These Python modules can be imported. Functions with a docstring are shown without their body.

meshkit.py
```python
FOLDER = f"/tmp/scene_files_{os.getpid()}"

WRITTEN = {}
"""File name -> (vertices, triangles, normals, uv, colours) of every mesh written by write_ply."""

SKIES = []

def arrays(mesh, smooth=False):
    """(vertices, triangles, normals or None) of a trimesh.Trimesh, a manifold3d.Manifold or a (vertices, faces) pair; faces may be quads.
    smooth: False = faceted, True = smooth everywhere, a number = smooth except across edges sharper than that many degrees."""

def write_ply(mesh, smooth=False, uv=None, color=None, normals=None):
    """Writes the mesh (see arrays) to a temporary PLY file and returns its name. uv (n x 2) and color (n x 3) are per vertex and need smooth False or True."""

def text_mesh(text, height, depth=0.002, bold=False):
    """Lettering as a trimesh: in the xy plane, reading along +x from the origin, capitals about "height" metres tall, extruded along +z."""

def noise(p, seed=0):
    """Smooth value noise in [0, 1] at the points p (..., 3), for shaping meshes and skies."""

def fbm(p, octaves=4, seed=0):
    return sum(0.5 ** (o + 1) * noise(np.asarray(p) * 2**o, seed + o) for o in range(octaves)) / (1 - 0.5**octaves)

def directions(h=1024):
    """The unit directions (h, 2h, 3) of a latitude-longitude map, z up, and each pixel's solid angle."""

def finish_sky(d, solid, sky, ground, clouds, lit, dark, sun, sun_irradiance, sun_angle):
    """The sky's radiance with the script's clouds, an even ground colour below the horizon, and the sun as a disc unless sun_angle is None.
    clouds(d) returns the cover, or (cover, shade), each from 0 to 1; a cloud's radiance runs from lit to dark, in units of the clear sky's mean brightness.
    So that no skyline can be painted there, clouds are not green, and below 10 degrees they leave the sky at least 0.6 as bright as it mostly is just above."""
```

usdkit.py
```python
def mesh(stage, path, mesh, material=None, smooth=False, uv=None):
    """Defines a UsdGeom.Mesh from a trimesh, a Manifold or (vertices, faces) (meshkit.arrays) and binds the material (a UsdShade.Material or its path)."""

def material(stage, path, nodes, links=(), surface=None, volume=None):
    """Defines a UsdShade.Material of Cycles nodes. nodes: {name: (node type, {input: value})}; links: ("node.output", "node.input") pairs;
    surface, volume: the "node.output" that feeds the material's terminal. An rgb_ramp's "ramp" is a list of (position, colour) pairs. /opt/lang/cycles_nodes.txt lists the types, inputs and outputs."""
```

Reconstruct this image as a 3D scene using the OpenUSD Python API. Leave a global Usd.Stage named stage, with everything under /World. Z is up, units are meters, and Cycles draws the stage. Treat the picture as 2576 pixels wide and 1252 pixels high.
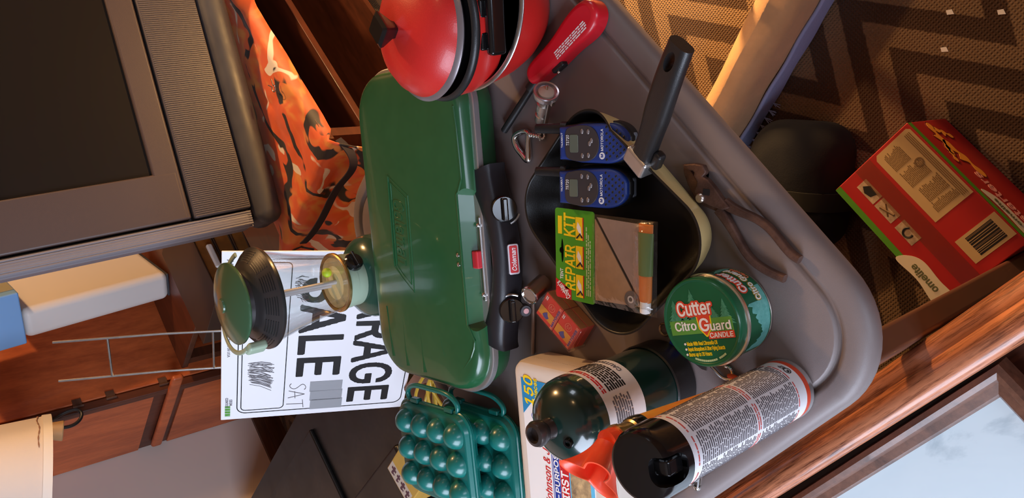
import math, random
import numpy as np, trimesh, manifold3d as m3, usdkit, meshkit
from pxr import Usd, UsdGeom, UsdLux, UsdShade, Gf, Sdf
from shapely.geometry import Polygon, Point, LineString, box as sbox
from shapely import affinity, unary_union

stage = Usd.Stage.CreateInMemory()
UsdGeom.SetStageUpAxis(stage, 'Z'); UsdGeom.SetStageMetersPerUnit(stage, 1.0)
UsdGeom.Xform.Define(stage, '/World')
W = '/World'

# ------------------------------------------------------------------ camera, light, exposure
def frame(right, up, back, eye):
    return Gf.Matrix4d(*right, 0, *up, 0, *back, 0, *eye, 1)
CAM_EYE = (0.0, 0.0, 1.497)
# phone held on its side: the picture's left is the room's up
cam = UsdGeom.Camera.Define(stage, W + '/camera')
_tilt, _roll, _turn = math.radians(-41.362), math.radians(101.709), math.radians(31.4)
_fwd = np.array([math.sin(_turn) * math.cos(_tilt), math.cos(_turn) * math.cos(_tilt), math.sin(_tilt)])
_side = np.array([math.cos(_turn), -math.sin(_turn), 0.0])
_upv = np.cross(_side, _fwd)
_cr = math.cos(_roll) * _side + math.sin(_roll) * (-_upv)
_cu = math.cos(_roll) * _upv + math.sin(_roll) * _side
cam.AddTransformOp().Set(frame(_cr, _cu, -_fwd, CAM_EYE))
cam.CreateHorizontalApertureAttr(36.0); cam.CreateVerticalApertureAttr(36.0 * 1252 / 2576)
cam.CreateFocalLengthAttr(36.0 * 1935 / 2576); cam.CreateClippingRangeAttr(Gf.Vec2f(0.02, 50))
cam.CreateExposureAttr(0.0)

def look(eye, at):
    z = np.array(eye, float) - np.array(at, float); z /= np.linalg.norm(z)
    x = np.cross([0, 0, 1.0], z); x = x / np.linalg.norm(x) if np.linalg.norm(x) > 1e-6 else np.array([1.0, 0, 0])
    return frame(x, np.cross(z, x), z, eye)
def rect_light(name, eye, at, w, h, color, power):
    l = UsdLux.RectLight.Define(stage, W + '/' + name)
    l.CreateWidthAttr(w); l.CreateHeightAttr(h); l.CreateColorAttr(Gf.Vec3f(*color)); l.CreateIntensityAttr(power)
    l.AddTransformOp().Set(look(eye, at)); return l
COOL, WARM = (0.71, 0.81, 1.0), (1.0, 0.56, 0.20)
# daylight from unseen windows: two in the left wall, one far right behind the camera
rect_light('unseen_window_light_left', (-1.33, 1.05, 1.55), (1.0, 1.05, 1.35), 1.3, 1.3, COOL, 12.3)  # out of view, lights the sign, spray can and back wall
rect_light('unseen_window_light_rear', (-1.33, -1.35, 1.55), (1.0, -.6, 1.2), 0.8, 1.1, COOL, 9.0)  # out of view, placed for the highlight along the stove lid's front crease
rect_light('unseen_window_light_right', (3.0, -2.03, 1.6), (.64, 1.04, .95), 0.7, 0.9, (0.8, 0.88, 1.0), 7.0)  # out of view, placed for the reflection on the lantern globe
# unseen warm lamps, each placed for what it lights
def bulb(name, eye, r, color, power):
    l = UsdLux.SphereLight.Define(stage, W + '/' + name)
    l.CreateRadiusAttr(r); l.CreateColorAttr(Gf.Vec3f(*color)); l.CreateIntensityAttr(power)
    l.AddTranslateOp().Set(Gf.Vec3d(*eye)); return l
bulb('unseen_room_lamp_light', (3.1, 0.62, 2.2), 0.09, (1.0, 0.58, 0.24), 600.0)  # out of view, warms the gear from the right and casts its long shadows
bulb('unseen_floor_lamp_light', (1.32, 0.26, 0.28), 0.045, WARM, 880.0)  # out of view, placed low to light the carpet patch
bulb('unseen_ceiling_lamp_light', (1.0, -0.9, 2.2), 0.12, (1.0, 0.60, 0.27), 11.0)  # out of view behind the camera, placed to warm television and cabinet
bulb('unseen_wall_bulb_light', (1.15, 2.62, 1.22), 0.03, WARM, 260.0)  # unseen bulb inside the lampshade, placed to light the cabinet
dome = UsdLux.DomeLight.Define(stage, W + '/ambient_fill'); dome.CreateColorAttr(Gf.Vec3f(0.75, 0.82, 1.0)); dome.CreateIntensityAttr(0.09)  # faint cool fill added to lift the shaded parts

# ------------------------------------------------------------------ helpers
def lin(*c):
    c = np.array(c, float) / 255
    return tuple(np.where(c < 0.04045, c / 12.92, ((c + 0.055) / 1.055) ** 2.4))
_n = {}
def numbered(path):
    k = _n.get(path, 0); _n[path] = k + 1
    return path if k == 0 else f'{path}_{k:03d}'
def tag(p, label=None, cat=None, group=None, kind=None):
    p = p.GetPrim() if hasattr(p, 'GetPrim') else p
    for k, v in dict(label=label, category=cat, group=group, kind=kind).items():
        if v: p.SetCustomDataByKey(k, v)
    return p
def obj(parent, name, mesh, mat, smooth=35, label=None, kind=None):
    base = W if parent is None else str(parent.GetPath())
    p = usdkit.mesh(stage, numbered(base + '/' + name), mesh, mat, smooth).GetPrim()
    return tag(p, label, None, None, kind)
def thing(name, label, cat, loc=(0, 0, 0), rotz=0, group=None, mtx=None):
    x = UsdGeom.Xform.Define(stage, numbered(W + '/' + name))
    if mtx is not None: x.AddTransformOp().Set(mtx)
    else:
        x.AddTranslateOp().Set(Gf.Vec3d(*map(float, loc)))
        if np.ndim(rotz): x.AddRotateXYZOp().Set(Gf.Vec3f(*rotz))
        elif rotz: x.AddRotateZOp().Set(float(rotz))
    return tag(x, label, cat, group)
def copy_of(root, name, label, loc, rotz):
    was = root.GetCustomData()
    x = UsdGeom.Xform.Define(stage, numbered(W + '/' + name)); p = x.GetPrim()
    p.GetReferences().AddInternalReference(root.GetPath())
    x.ClearXformOpOrder()
    x.AddTranslateOp(opSuffix='copy').Set(Gf.Vec3d(*map(float, loc)))
    if np.ndim(rotz): x.AddRotateXYZOp(opSuffix='copy').Set(Gf.Vec3f(*rotz))
    else: x.AddRotateZOp(opSuffix='copy').Set(float(rotz))
    p.SetInstanceable(True)
    return tag(p, label, was['category'], was.get('group'))
def cat(*ms):
    ms = [m for m in ms if m is not None and len(m.faces)]
    return trimesh.util.concatenate(ms)
def mv(m, t=(0, 0, 0), rz=0, rx=0, ry=0, s=None):
    m = m.copy()
    if s is not None: m.apply_transform(np.diag([*(s if np.ndim(s) else (s, s, s)), 1.0]))
    R = trimesh.transformations.euler_matrix(math.radians(rx), math.radians(ry), math.radians(rz), 'sxyz')
    R[:3, 3] = t; m.apply_transform(R)
    return m
def bx(x0, y0, z0, x1, y1, z1):
    m = trimesh.creation.box([x1 - x0, y1 - y0, z1 - z0]); m.apply_translation([(x0 + x1) / 2, (y0 + y1) / 2, (z0 + z1) / 2]); return m
_ico = trimesh.creation.icosphere(2, 1.0).vertices
def rbox(x0, y0, z0, x1, y1, z1, r):
    r = min(r, (x1 - x0) / 2 - 1e-5, (y1 - y0) / 2 - 1e-5, (z1 - z0) / 2 - 1e-5)
    P = [(_ico * r) + (x, y, z) for x in (x0 + r, x1 - r) for y in (y0 + r, y1 - r) for z in (z0 + r, z1 - r)]
    return trimesh.Trimesh(np.vstack(P)).convex_hull
def hull(pts): return trimesh.Trimesh(np.array(pts, float)).convex_hull
def rr(w, h, r, n=8):
    r = max(min(r, w / 2 - 1e-6, h / 2 - 1e-6), 1e-5); out = []
    for cx, cy, a0 in ((w / 2 - r, h / 2 - r, 0), (-w / 2 + r, h / 2 - r, 90), (-w / 2 + r, -h / 2 + r, 180), (w / 2 - r, -h / 2 + r, 270)):
        for a in np.radians(np.linspace(a0, a0 + 90, n)): out.append((cx + r * math.cos(a), cy + r * math.sin(a)))
    return np.array(out)
def loft(rings, caps=(True, True)):
    """closed rings of equal length (n x 3), stacked"""
    R = [np.asarray(r, float) for r in rings]; n = len(R[0]); V = np.vstack(R); F = []
    for k in range(len(R) - 1):
        a = k * n + np.arange(n); b = k * n + (np.arange(n) + 1) % n
        F += [np.c_[a, b, b + n], np.c_[a, b + n, a + n]]
    F = np.vstack(F)
    if caps[0]: V = np.vstack([V, R[0].mean(0)]); i = len(V) - 1; F = np.vstack([F, np.c_[(np.arange(n) + 1) % n, np.arange(n), np.full(n, i)]])
    if caps[1]:
        V = np.vstack([V, R[-1].mean(0)]); i = len(V) - 1; o = (len(R) - 1) * n
        F = np.vstack([F, np.c_[o + np.arange(n), o + (np.arange(n) + 1) % n, np.full(n, i)]])
    return trimesh.Trimesh(V, F, process=False)
def loft_rr(specs, n=8, caps=(True, True), c=(0, 0)):
    return loft([np.c_[rr(w, h, r, n) + c, np.full(4 * n, z)] for w, h, r, z in specs], caps)
def lathe(prof, n=48):
    """profile of (r, z) from the bottom round the outside"""
    p = np.array(prof, float); t = np.linspace(0, 2 * math.pi, n, endpoint=False)
    rings = [np.c_[max(r, 1e-5) * np.cos(t), max(r, 1e-5) * np.sin(t), np.full(n, z)] for r, z in p]
    return loft(rings)
def sweep(path, sec, scale=None, up=(0, 0, 1), caps=True):
    """section (m x 2: sideways, upwards) carried along the path"""
    P = np.array(path, float); T = np.gradient(P, axis=0); T /= np.linalg.norm(T, axis=1)[:, None]; rings = []
    sec = np.array(sec, float); up = np.array(up, float)
    for i, (p, t) in enumerate(zip(P, T)):
        s = np.cross(t, up); s = s / np.linalg.norm(s) if np.linalg.norm(s) > 1e-6 else np.array([1.0, 0, 0]); u = np.cross(s, t)
        k = (1, 1) if scale is None else scale[i]
        rings.append(p + sec[:, :1] * k[0] * s + sec[:, 1:] * k[1] * u)
    return loft(rings, (caps, caps))
def circle(r, n=12):
    t = np.linspace(0, 2 * math.pi, n, endpoint=False); return np.c_[r * np.cos(t), r * np.sin(t)]
def tube(path, r, n=10, closed=False):
    P = np.array(path, float)
    if closed: P = np.vstack([P, P[:1]])
    T = np.gradient(P, axis=0)
    if closed: T[0] = T[-1] = P[1] - P[-2]
    T /= np.linalg.norm(T, axis=1)[:, None]
    u = np.cross(T[0], [0.31, 0.2, 0.93]); u /= np.linalg.norm(u); rings = []; c = circle(1, n)
    for i, (p, t) in enumerate(zip(P, T)):
        u = u - t * (u @ t); u /= np.linalg.norm(u); w = np.cross(t, u); k = r[i] if np.ndim(r) else r
        rings.append(p + k * (c[:, :1] * u + c[:, 1:] * w))
    return loft(rings)
def spline(pts, n=40, closed=False):
    from scipy.interpolate import splprep, splev
    P = np.array(pts, float)
    if closed: P = np.vstack([P, P[:1]])
    k, _ = splprep(P.T, s=0, k=min(3, len(P) - 1), per=closed)
    return np.array(splev(np.linspace(0, 1, n, endpoint=not closed), k)).T
def arc(c, r, a0, a1, n=16, z=0.0):
    a = np.radians(np.linspace(a0, a1, n)); return np.c_[c[0] + r * np.cos(a), c[1] + r * np.sin(a), np.full(n, z)]
def ext(poly, h, z=0.0):
    ms = [trimesh.creation.extrude_polygon(g, h, engine='earcut') for g in (poly.geoms if hasattr(poly, 'geoms') else [poly]) if g.area > 1e-12]
    m = cat(*ms); m.apply_translation([0, 0, z]); return m
def soft_ext(poly, h, r=0.002, z=0.0, n=6):
    """extrusion of a convex-ish outline with a rounded top edge, lofted ring by ring"""
    P = np.array(poly.exterior.coords)[:-1]; L = LineString(np.vstack([P, P[:1]])); N = max(48, len(P))
    base = np.array([L.interpolate(t, normalized=True).coords[0] for t in np.linspace(0, 1, N, endpoint=False)])
    d = np.roll(base, -1, 0) - np.roll(base, 1, 0); nrm = np.c_[d[:, 1], -d[:, 0]]; nrm /= np.linalg.norm(nrm, axis=1)[:, None] + 1e-12
    if Polygon(base).exterior.is_ccw: nrm = -nrm
    else: base = base[::-1]; nrm = nrm[::-1]; 
    rings = [np.c_[base, np.full(N, z)]]
    for a in np.radians(np.linspace(0, 90, n)):
        rings.append(np.c_[base + nrm * r * (1 - math.cos(a)), np.full(N, z + h - r + r * math.sin(a))])
    m = loft(rings[:1] + rings[1:], (True, False))
    top = trimesh.creation.extrude_polygon(Polygon(rings[-1][:, :2]).buffer(0), 0.0003, engine='earcut'); top.apply_translation([0, 0, z + h - 0.0003])
    return cat(m, top)
def man(m): return m3.Manifold(m3.Mesh(np.array(m.vertices, np.float32), np.array(m.faces, np.uint32)))
def unman(m):
    a = m.to_mesh(); return trimesh.Trimesh(a.vert_properties[:, :3], a.tri_verts, process=False)
def welded(m): m = m.copy(); m.merge_vertices(); m.fix_normals(); return m
def cut(a, *bs):
    A = man(welded(a))
    for b in bs: A = A - man(welded(b))
    return unman(A)
_tm = {}
def text(s, h, depth=0.0004, bold=False, shear=0.0, width=None, centre=True):
    """lettering lying in the xy plane, capitals h tall, reading along +x, its middle at the origin"""
    k = (s, bold)
    if k not in _tm: _tm[k] = meshkit.text_mesh(s, 1.0, 1.0, bold)
    m = _tm[k].copy(); m.apply_scale([h, h, depth])
    if shear: m.vertices[:, 0] += shear * m.vertices[:, 1]
    b = m.bounds
    if width: m.vertices[:, 0] = (m.vertices[:, 0] - b[0][0]) * width / (b[1][0] - b[0][0]) + b[0][0]; b = m.bounds
    if centre: m.apply_translation([-(b[0][0] + b[1][0]) / 2, -h / 2, 0])
    return m
def outline(m2, grow, depth):
    """a fatter copy of some flat lettering: its outline blown up by grow"""
    up = m2.faces[m2.face_normals[:, 2] > 0.9]
    U = unary_union([Polygon(m2.vertices[f][:, :2]).buffer(grow, quad_segs=2) for f in up]).simplify(grow * 0.2)
    return ext(U, depth)
def prints(w, h, rows, seed, fill=0.75, depth=0.00025, ragged=True):
    """lines of print too small to read: little bars for words, centred on the origin"""
    rng = random.Random(seed); out = []; p = h / rows
    for i in range(rows):
        y = h / 2 - (i + 0.5) * p; x = -w / 2; end = w / 2 - (rng.random() * w * 0.25 if ragged else 0)
        while x < end - p:
            l = min(p * rng.uniform(0.8, 3.6), end - x); out.append(bx(x, y - p * fill / 2 * 0.8, 0, x + l, y + p * fill / 2 * 0.8, depth)); x += l + p * 0.45
    return cat(*out)
def wrap(m, R, a0, z0, step=0.004):
    """bends a flat mesh (x along, y up, z out) round a vertical cylinder of radius R, its middle at angle a0 (degrees), height z0; reads from outside"""
    v, f = trimesh.remesh.subdivide_to_size(m.vertices, m.faces, step)
    a = math.radians(a0) + v[:, 0] / R; r = R + v[:, 2]
    return trimesh.Trimesh(np.c_[r * np.cos(a), r * np.sin(a), z0 + v[:, 1]], f, process=False)
def flat(w, h, t=0.0004): return bx(-w / 2, -h / 2, 0, w / 2, h / 2, t)

# ------------------------------------------------------------------ materials
_m = {}
def mat(name, color, rough=0.5, metal=0.0, var=0.0, scale=20.0, bump=0.0, bscale=200.0, color2=None, coat=0.0, spec=0.5, stretch=(1, 1, 1), detail=4.0, trans=0.0, sheen=0.0, rvar=0.0):
    if name in _m: return _m[name]
    nd = {'p': ('principled_bsdf', dict(base_color=color, roughness=rough, metallic=metal, coat_weight=coat, specular_ior_level=spec, transmission_weight=trans, sheen_weight=sheen))}; ln = []
    if var or color2 is not None or bump or rvar:
        nd['t'] = ('texture_coordinate', {}); nd['mp'] = ('mapping', dict(scale=stretch)); ln += [('t.object', 'mp.vector')]
    if var or color2 is not None or rvar:
        c2 = color2 if color2 is not None else tuple(np.clip(np.array(color) * (1 - var), 0, 1))
        nd['n'] = ('noise_texture', dict(scale=scale, detail=detail, roughness=0.6)); ln += [('mp.vector', 'n.vector')]
        nd['r'] = ('rgb_ramp', dict(ramp=[(0.3, c2), (0.7, color)])); ln += [('n.fac', 'r.fac'), ('r.color', 'p.base_color')]
        if rvar:
            nd['rm'] = ('map_range', dict(from_min=0.3, from_max=0.7, to_min=max(rough - rvar, 0.02), to_max=min(rough + rvar, 1))); ln += [('n.fac', 'rm.value'), ('rm.result', 'p.roughness')]
    if bump:
        nd['bn'] = ('noise_texture', dict(scale=bscale, detail=3.0)); nd['b'] = ('bump', dict(strength=bump, distance=0.001))
        ln += [('mp.vector', 'bn.vector'), ('bn.fac', 'b.height'), ('b.normal', 'p.normal')]
    _m[name] = usdkit.material(stage, W + '/Looks/' + name, nd, ln, surface='p.BSDF')
    return _m[name]
def wood(name, dark, light, scale=6.0, stretch=(1, 1, 1), rough=0.4, coat=0.2, contrast=(0.35, 0.65)):
    nd = {'t': ('texture_coordinate', {}), 'mp': ('mapping', dict(scale=stretch)),
          'n': ('noise_texture', dict(scale=scale, detail=8.0, roughness=0.65, distortion=0.6)),
          'n2': ('noise_texture', dict(scale=scale * 7, detail=4.0, roughness=0.7)),
          'mx': ('mix_float', dict(fac=0.35)), 'r': ('rgb_ramp', dict(ramp=[(contrast[0], dark), (contrast[1], light)])),
          'b': ('bump', dict(strength=0.15, distance=0.001)), 'p': ('principled_bsdf', dict(roughness=rough, coat_weight=coat))}
    ln = [('t.object', 'mp.vector'), ('mp.vector', 'n.vector'), ('mp.vector', 'n2.vector'), ('n.fac', 'mx.a'), ('n2.fac', 'mx.b'), ('mx.result', 'r.fac'), ('r.color', 'p.base_color'), ('mx.result', 'b.height'), ('b.normal', 'p.normal')]
    _m[name] = usdkit.material(stage, W + '/Looks/' + name, nd, ln, surface='p.BSDF'); return _m[name]
BLACK = mat('black_plastic', lin(28, 27, 28), 0.38, bump=0.15, bscale=900)
GLOSSBLACK = mat('glossy_black_plastic', lin(16, 15, 16), 0.16, coat=0.3)
CHROME = mat('chrome', (0.75, 0.74, 0.73), 0.12, 1.0)
STEEL = mat('brushed_steel', (0.55, 0.54, 0.53), 0.32, 1.0, var=0.2, scale=60)
WHITEINK = mat('white_ink', lin(235, 232, 230), 0.5)
BLACKINK = mat('black_ink', lin(20, 18, 20), 0.5)
GREYINK = mat('grey_ink', lin(105, 100, 102), 0.6)
REDINK = mat('red_ink', lin(196, 30, 36), 0.45)
BLUEINK = mat('blue_ink', lin(38, 60, 150), 0.45)
YELLOWINK = mat('yellow_ink', lin(240, 205, 20), 0.45)
GREENINK = mat('green_ink', lin(70, 150, 30), 0.45)
ORANGEINK = mat('orange_ink', lin(235, 110, 40), 0.45)
PAPER = mat('white_paper', lin(232, 228, 226), 0.6)

# ------------------------------------------------------------------ the room
def struct(name, mesh, m, smooth=35, parent=None):
    return obj(parent, name, mesh, m, smooth, kind='structure' if parent is None else None)
def carpet_mat():
    # woven chevron rug: bands that zigzag along y
    P = 0.133
    nd = {'g': ('texture_coordinate', {}), 'nz': ('noise_texture', dict(scale=90.0, detail=2.0)), 's': ('separate_xyz', {}),
          'y0': ('math', dict(math_type='subtract', value2=0.364)), 'pp': ('math', dict(math_type='pingpong', value2=P)),
          'k': ('math', dict(math_type='multiply_add', value2=1.73)), 'jit': ('math', dict(math_type='multiply_add', value2=0.012)),
          'd': ('math', dict(math_type='divide', value2=0.143)), 'o': ('math', dict(math_type='add', value2=0.09)), 'f': ('math', dict(math_type='fraction')),
          'mr': ('rgb_ramp', dict(ramp=[(0.0, lin(118, 94, 70)), (0.035, lin(72, 52, 38)), (0.5, lin(68, 48, 35)), (0.535, lin(118, 94, 70)), (1.0, lin(122, 97, 73))])),
          'w1': ('wave_texture', dict(bands_direction='x', scale=52.0, distortion=1.2, detail=1.0)), 'w2': ('wave_texture', dict(bands_direction='y', scale=52.0, distortion=1.2, detail=1.0)),
          'wv': ('math', dict(math_type='multiply')), 'n2': ('noise_texture', dict(scale=260.0, detail=3.0)), 'hm': ('math', dict(math_type='add')),
          'cm': ('mix_color', dict(blend_type='multiply', fac=0.45)), 'wr': ('rgb_ramp', dict(ramp=[(0.0, (0.35, 0.35, 0.35)), (0.5, (1, 1, 1))])),
          'b': ('bump', dict(strength=0.7, distance=0.003)), 'p': ('principled_bsdf', dict(roughness=0.95, specular_ior_level=0.1, sheen_weight=0.2))}
    ln = [('g.object', 's.vector'), ('g.object', 'nz.vector'), ('g.object', 'w1.vector'), ('g.object', 'w2.vector'), ('g.object', 'n2.vector'), ('s.y', 'y0.value1'), ('y0.value', 'pp.value1'), ('pp.value', 'k.value1'),
          ('s.x', 'k.value3'), ('nz.fac', 'jit.value1'), ('k.value', 'jit.value3'), ('jit.value', 'd.value1'), ('d.value', 'o.value1'), ('o.value', 'f.value1'), ('f.value', 'mr.fac'),
          ('w1.fac', 'wv.value1'), ('w2.fac', 'wv.value2'), ('wv.value', 'hm.value1'), ('n2.fac', 'hm.value2'), ('hm.value', 'b.height'), ('b.normal', 'p.normal'),
          ('hm.value', 'wr.fac'), ('mr.color', 'cm.a'), ('wr.color', 'cm.b'), ('cm.result', 'p.base_color')]
    return usdkit.material(stage, W + '/Looks/chevron_carpet', nd, ln, surface='p.BSDF')
CARPET = carpet_mat()
WALL = mat('painted_wall', lin(214, 194, 184), 0.8, bump=0.1, bscale=120)
DARKTRIM = wood('dark_trim_wood', lin(62, 40, 30), lin(100, 66, 48), 4, (0.4, 4, 4), 0.45, 0.1)
UNSEENWALL = wood('unseen_wall_dark', lin(58, 36, 24), lin(96, 62, 42), 3.0, (3, 3, .4), 0.5, 0.1)  # for walls out of view, kept dark to cut bounced daylight
RX0, RX1, RY0, RY1, RZ = -1.42, 3.75, -2.1, 3.4, 2.45
struct('floor', bx(RX0 - .1, RY0 - .1, -0.06, RX1 + .1, RY1 + .1, 0), CARPET, False)
struct('ceiling', bx(RX0 - .1, RY0 - .1, RZ, RX1 + .1, RY1 + .1, RZ + .06), mat('ceiling_board', lin(120, 108, 98), 0.9), False)  # ceiling out of view, darkened to cut bounced light
struct('wall_back', bx(RX0 - .1, RY1, 0, RX1 + .1, RY1 + .1, RZ), WALL, False)
struct('wall_right', bx(RX1, RY0, 0, RX1 + .1, RY1, RZ), UNSEENWALL, False)
struct('wall_front', cat(bx(RX0 - .1, RY0 - .1, 0, 2.6, RY0, RZ), bx(3.4, RY0 - .1, 0, RX1 + .1, RY0, RZ), bx(2.6, RY0 - .1, 0, 3.4, RY0, 1.1), bx(2.6, RY0 - .1, 2.1, 3.4, RY0, RZ)), UNSEENWALL, False)
yy = [RY0, -1.8, -.9, .4, 1.7, RY1]
struct('wall_left', cat(*[bx(RX0 - .1, yy[i], 0, RX0, yy[i + 1], RZ) for i in (0, 2, 4)], *[bx(RX0 - .1, yy[i], z0, RX0, yy[i + 1], z1) for i in (1, 3) for z0, z1 in ((0, .9), (2.2, RZ))]), UNSEENWALL, False)
FRAMEWHITE = mat('window_paint', lin(225, 222, 218), 0.5)
for nm, y0, y1 in (('unseen_window_1', .4, 1.7), ('unseen_window_2', -1.8, -.9)):  # frames out of view, set round the two left-wall daylight panels
    struct(nm, cat(*[bx(RX0 - .08, y, .9, RX0 - .02, y + .04, 2.2) for y in (y0, y1 - .04)], *[bx(RX0 - .08, y0, z, RX0 - .02, y1, z + .04) for z in (.9, 2.16)]), FRAMEWHITE, False)
struct('unseen_window_3', cat(*[bx(x, RY0 - .08, 1.1, x + .04, RY0 - .02, 2.1) for x in (2.6, 3.36)], *[bx(2.6, RY0 - .08, z, 3.4, RY0 - .02, z + .04) for z in (1.1, 2.06)]), FRAMEWHITE, False)  # frame out of view, round the right-hand daylight panel
struct('baseboard_back', cat(bx(RX0, 3.372, 0, 1.455, 3.4, 0.072), bx(RX0, 3.382, 0.07, 1.455, 3.4, 0.115)), DARKTRIM, False)

# ------------------------------------------------------------------ folding table
TAUPE = mat('taupe_plastic', lin(120, 107, 104), 0.5, var=0.06, scale=9, bump=0.12, bscale=1200, rvar=0.06)
TZ = 0.74; TX0, TX1, TY0, TY1 = 0.009, 0.805, 0.363, 1.085
table = thing('folding_table', 'taupe plastic folding table with rounded corner and grooved rim, under the camping gear', 'table', ((TX0 + TX1) / 2, (TY0 + TY1) / 2, 0))
tw, th = TX1 - TX0, TY1 - TY0; prof = [(.012, -.034), (.003, -.031), (0, -.024), (0, -.013), (.003, -.0055), (.009, -.0012), (.017, 0), (.025, -.0003), (.0285, -.0012), (.0305, -.0050), (.0325, -.0062), (.0350, -.0058), (.0372, -.0022), (.039, -.0012), (.05, -.0010)]
obj(table, 'table_top', loft_rr([(tw - 2 * d, th - 2 * d, .105 - d * .9, TZ + z) for d, z in prof], 14), TAUPE, 60)
LEGBROWN = mat('brown_leg_metal', lin(96, 62, 48), 0.4, 0.0, coat=0.2)
for lx, ly in ((.044, .44), (.77, .44), (.044, 1.01), (.77, 1.01)):
    x, y = lx - (TX0 + TX1) / 2, ly - (TY0 + TY1) / 2
    obj(table, 'leg', rbox(x - .0165, y - .0165, 0, x + .0165, y + .0165, TZ - .033, .006), LEGBROWN)

# ------------------------------------------------------------------ oak bench and the picture lying on it
OAK = wood('oak_grain', lin(88, 40, 22), lin(196, 122, 84), 11, (9, 0.5, 9), 0.36, 0.25, (0.40, 0.56))
OAKD = wood('oak_dark', lin(52, 22, 12), lin(92, 44, 26), 5, (7, 0.5, 7), 0.4, 0.3)
bench = thing('oak_bench', 'red-brown oak bench with a moulded grainy edge beside the table corner', 'bench', (0, .2, 0))
sec = [(-.034, .5), (.0245, .5), (.0245, .562), (.0215, .572), (.0145, .5785), (.006, .582), (.002, .5835), (.0, .588), (-.004, .594), (-.011, .5985), (-.02, .6), (-.027, .598), (-.032, .592), (-.034, .585)]
def prism_y(sec, y0, y1): return loft([np.array([(x, y0, z) for x, z in sec[::-1]]), np.array([(x, y1, z) for x, z in sec[::-1]])])
obj(bench, 'edge_rail', prism_y(sec, -.75, 1.35), OAK)
obj(bench, 'seat_board', bx(-.74, -.75, .47, -.034, 1.35, .515), OAKD, False)
obj(bench, 'side_rail', bx(-.02, -.74, .38, .02, 1.34, .5), OAKD, False)
for y in (-.70, 1.26):
    for x in (-.70, -.03): obj(bench, 'leg', bx(x, y, 0, x + .045, y + .045, .47), OAKD, False)
PICW = wood('picture_frame_wood', lin(72, 44, 32), lin(120, 78, 58), 6, (3, 3, 3), 0.35, 0.2)
pic = thing('picture_frame', 'brown mitred picture frame with a pale blue-white print, lying flat on the bench', 'picture frame', (-.345, 0.885, .526), (0, -1.5, 1.0))
fw, fl = .298, .508   # half sizes
fsec = [(0, 0), (0, .030), (.006, .035), (.012, .033), (.016, .026), (.026, .024), (.03, .018), (.03, 0)]
def mitre(pa, pb, inn):
    """frame side from corner pa to pb, profile measured towards inn"""
    pa, pb, inn = (np.array(q, float) for q in (pa, pb, inn)); d = (pb - pa) / np.linalg.norm(pb - pa)
    r0 = np.array([[*(pa + inn * a + d * a), z] for a, z in fsec]); r1 = np.array([[*(pb + inn * a - d * a), z] for a, z in fsec])
    m = loft([r0, r1]); m.fix_normals(); return m
cs = [(-fw, -fl), (fw, -fl), (fw, fl), (-fw, fl)]; inns = [(0, 1), (-1, 0), (0, -1), (1, 0)]
for i in range(4): obj(pic, 'frame_side', mitre(cs[i], cs[(i + 1) % 4], inns[i]), PICW)
nd = {'t': ('texture_coordinate', {}), 'm': ('mapping', dict(scale=(3.2, 0.9, 1))), 'n': ('noise_texture', dict(scale=4.0, detail=5.0, roughness=0.6, distortion=1.4)),
      'r': ('rgb_ramp', dict(ramp=[(0.0, lin(140, 156, 164)), (0.34, lin(172, 186, 192)), (0.46, lin(198, 210, 214)), (1.0, lin(205, 216, 219))])), 'p': ('principled_bsdf', dict(roughness=0.5, coat_weight=0.5, coat_roughness=0.15))}
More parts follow.
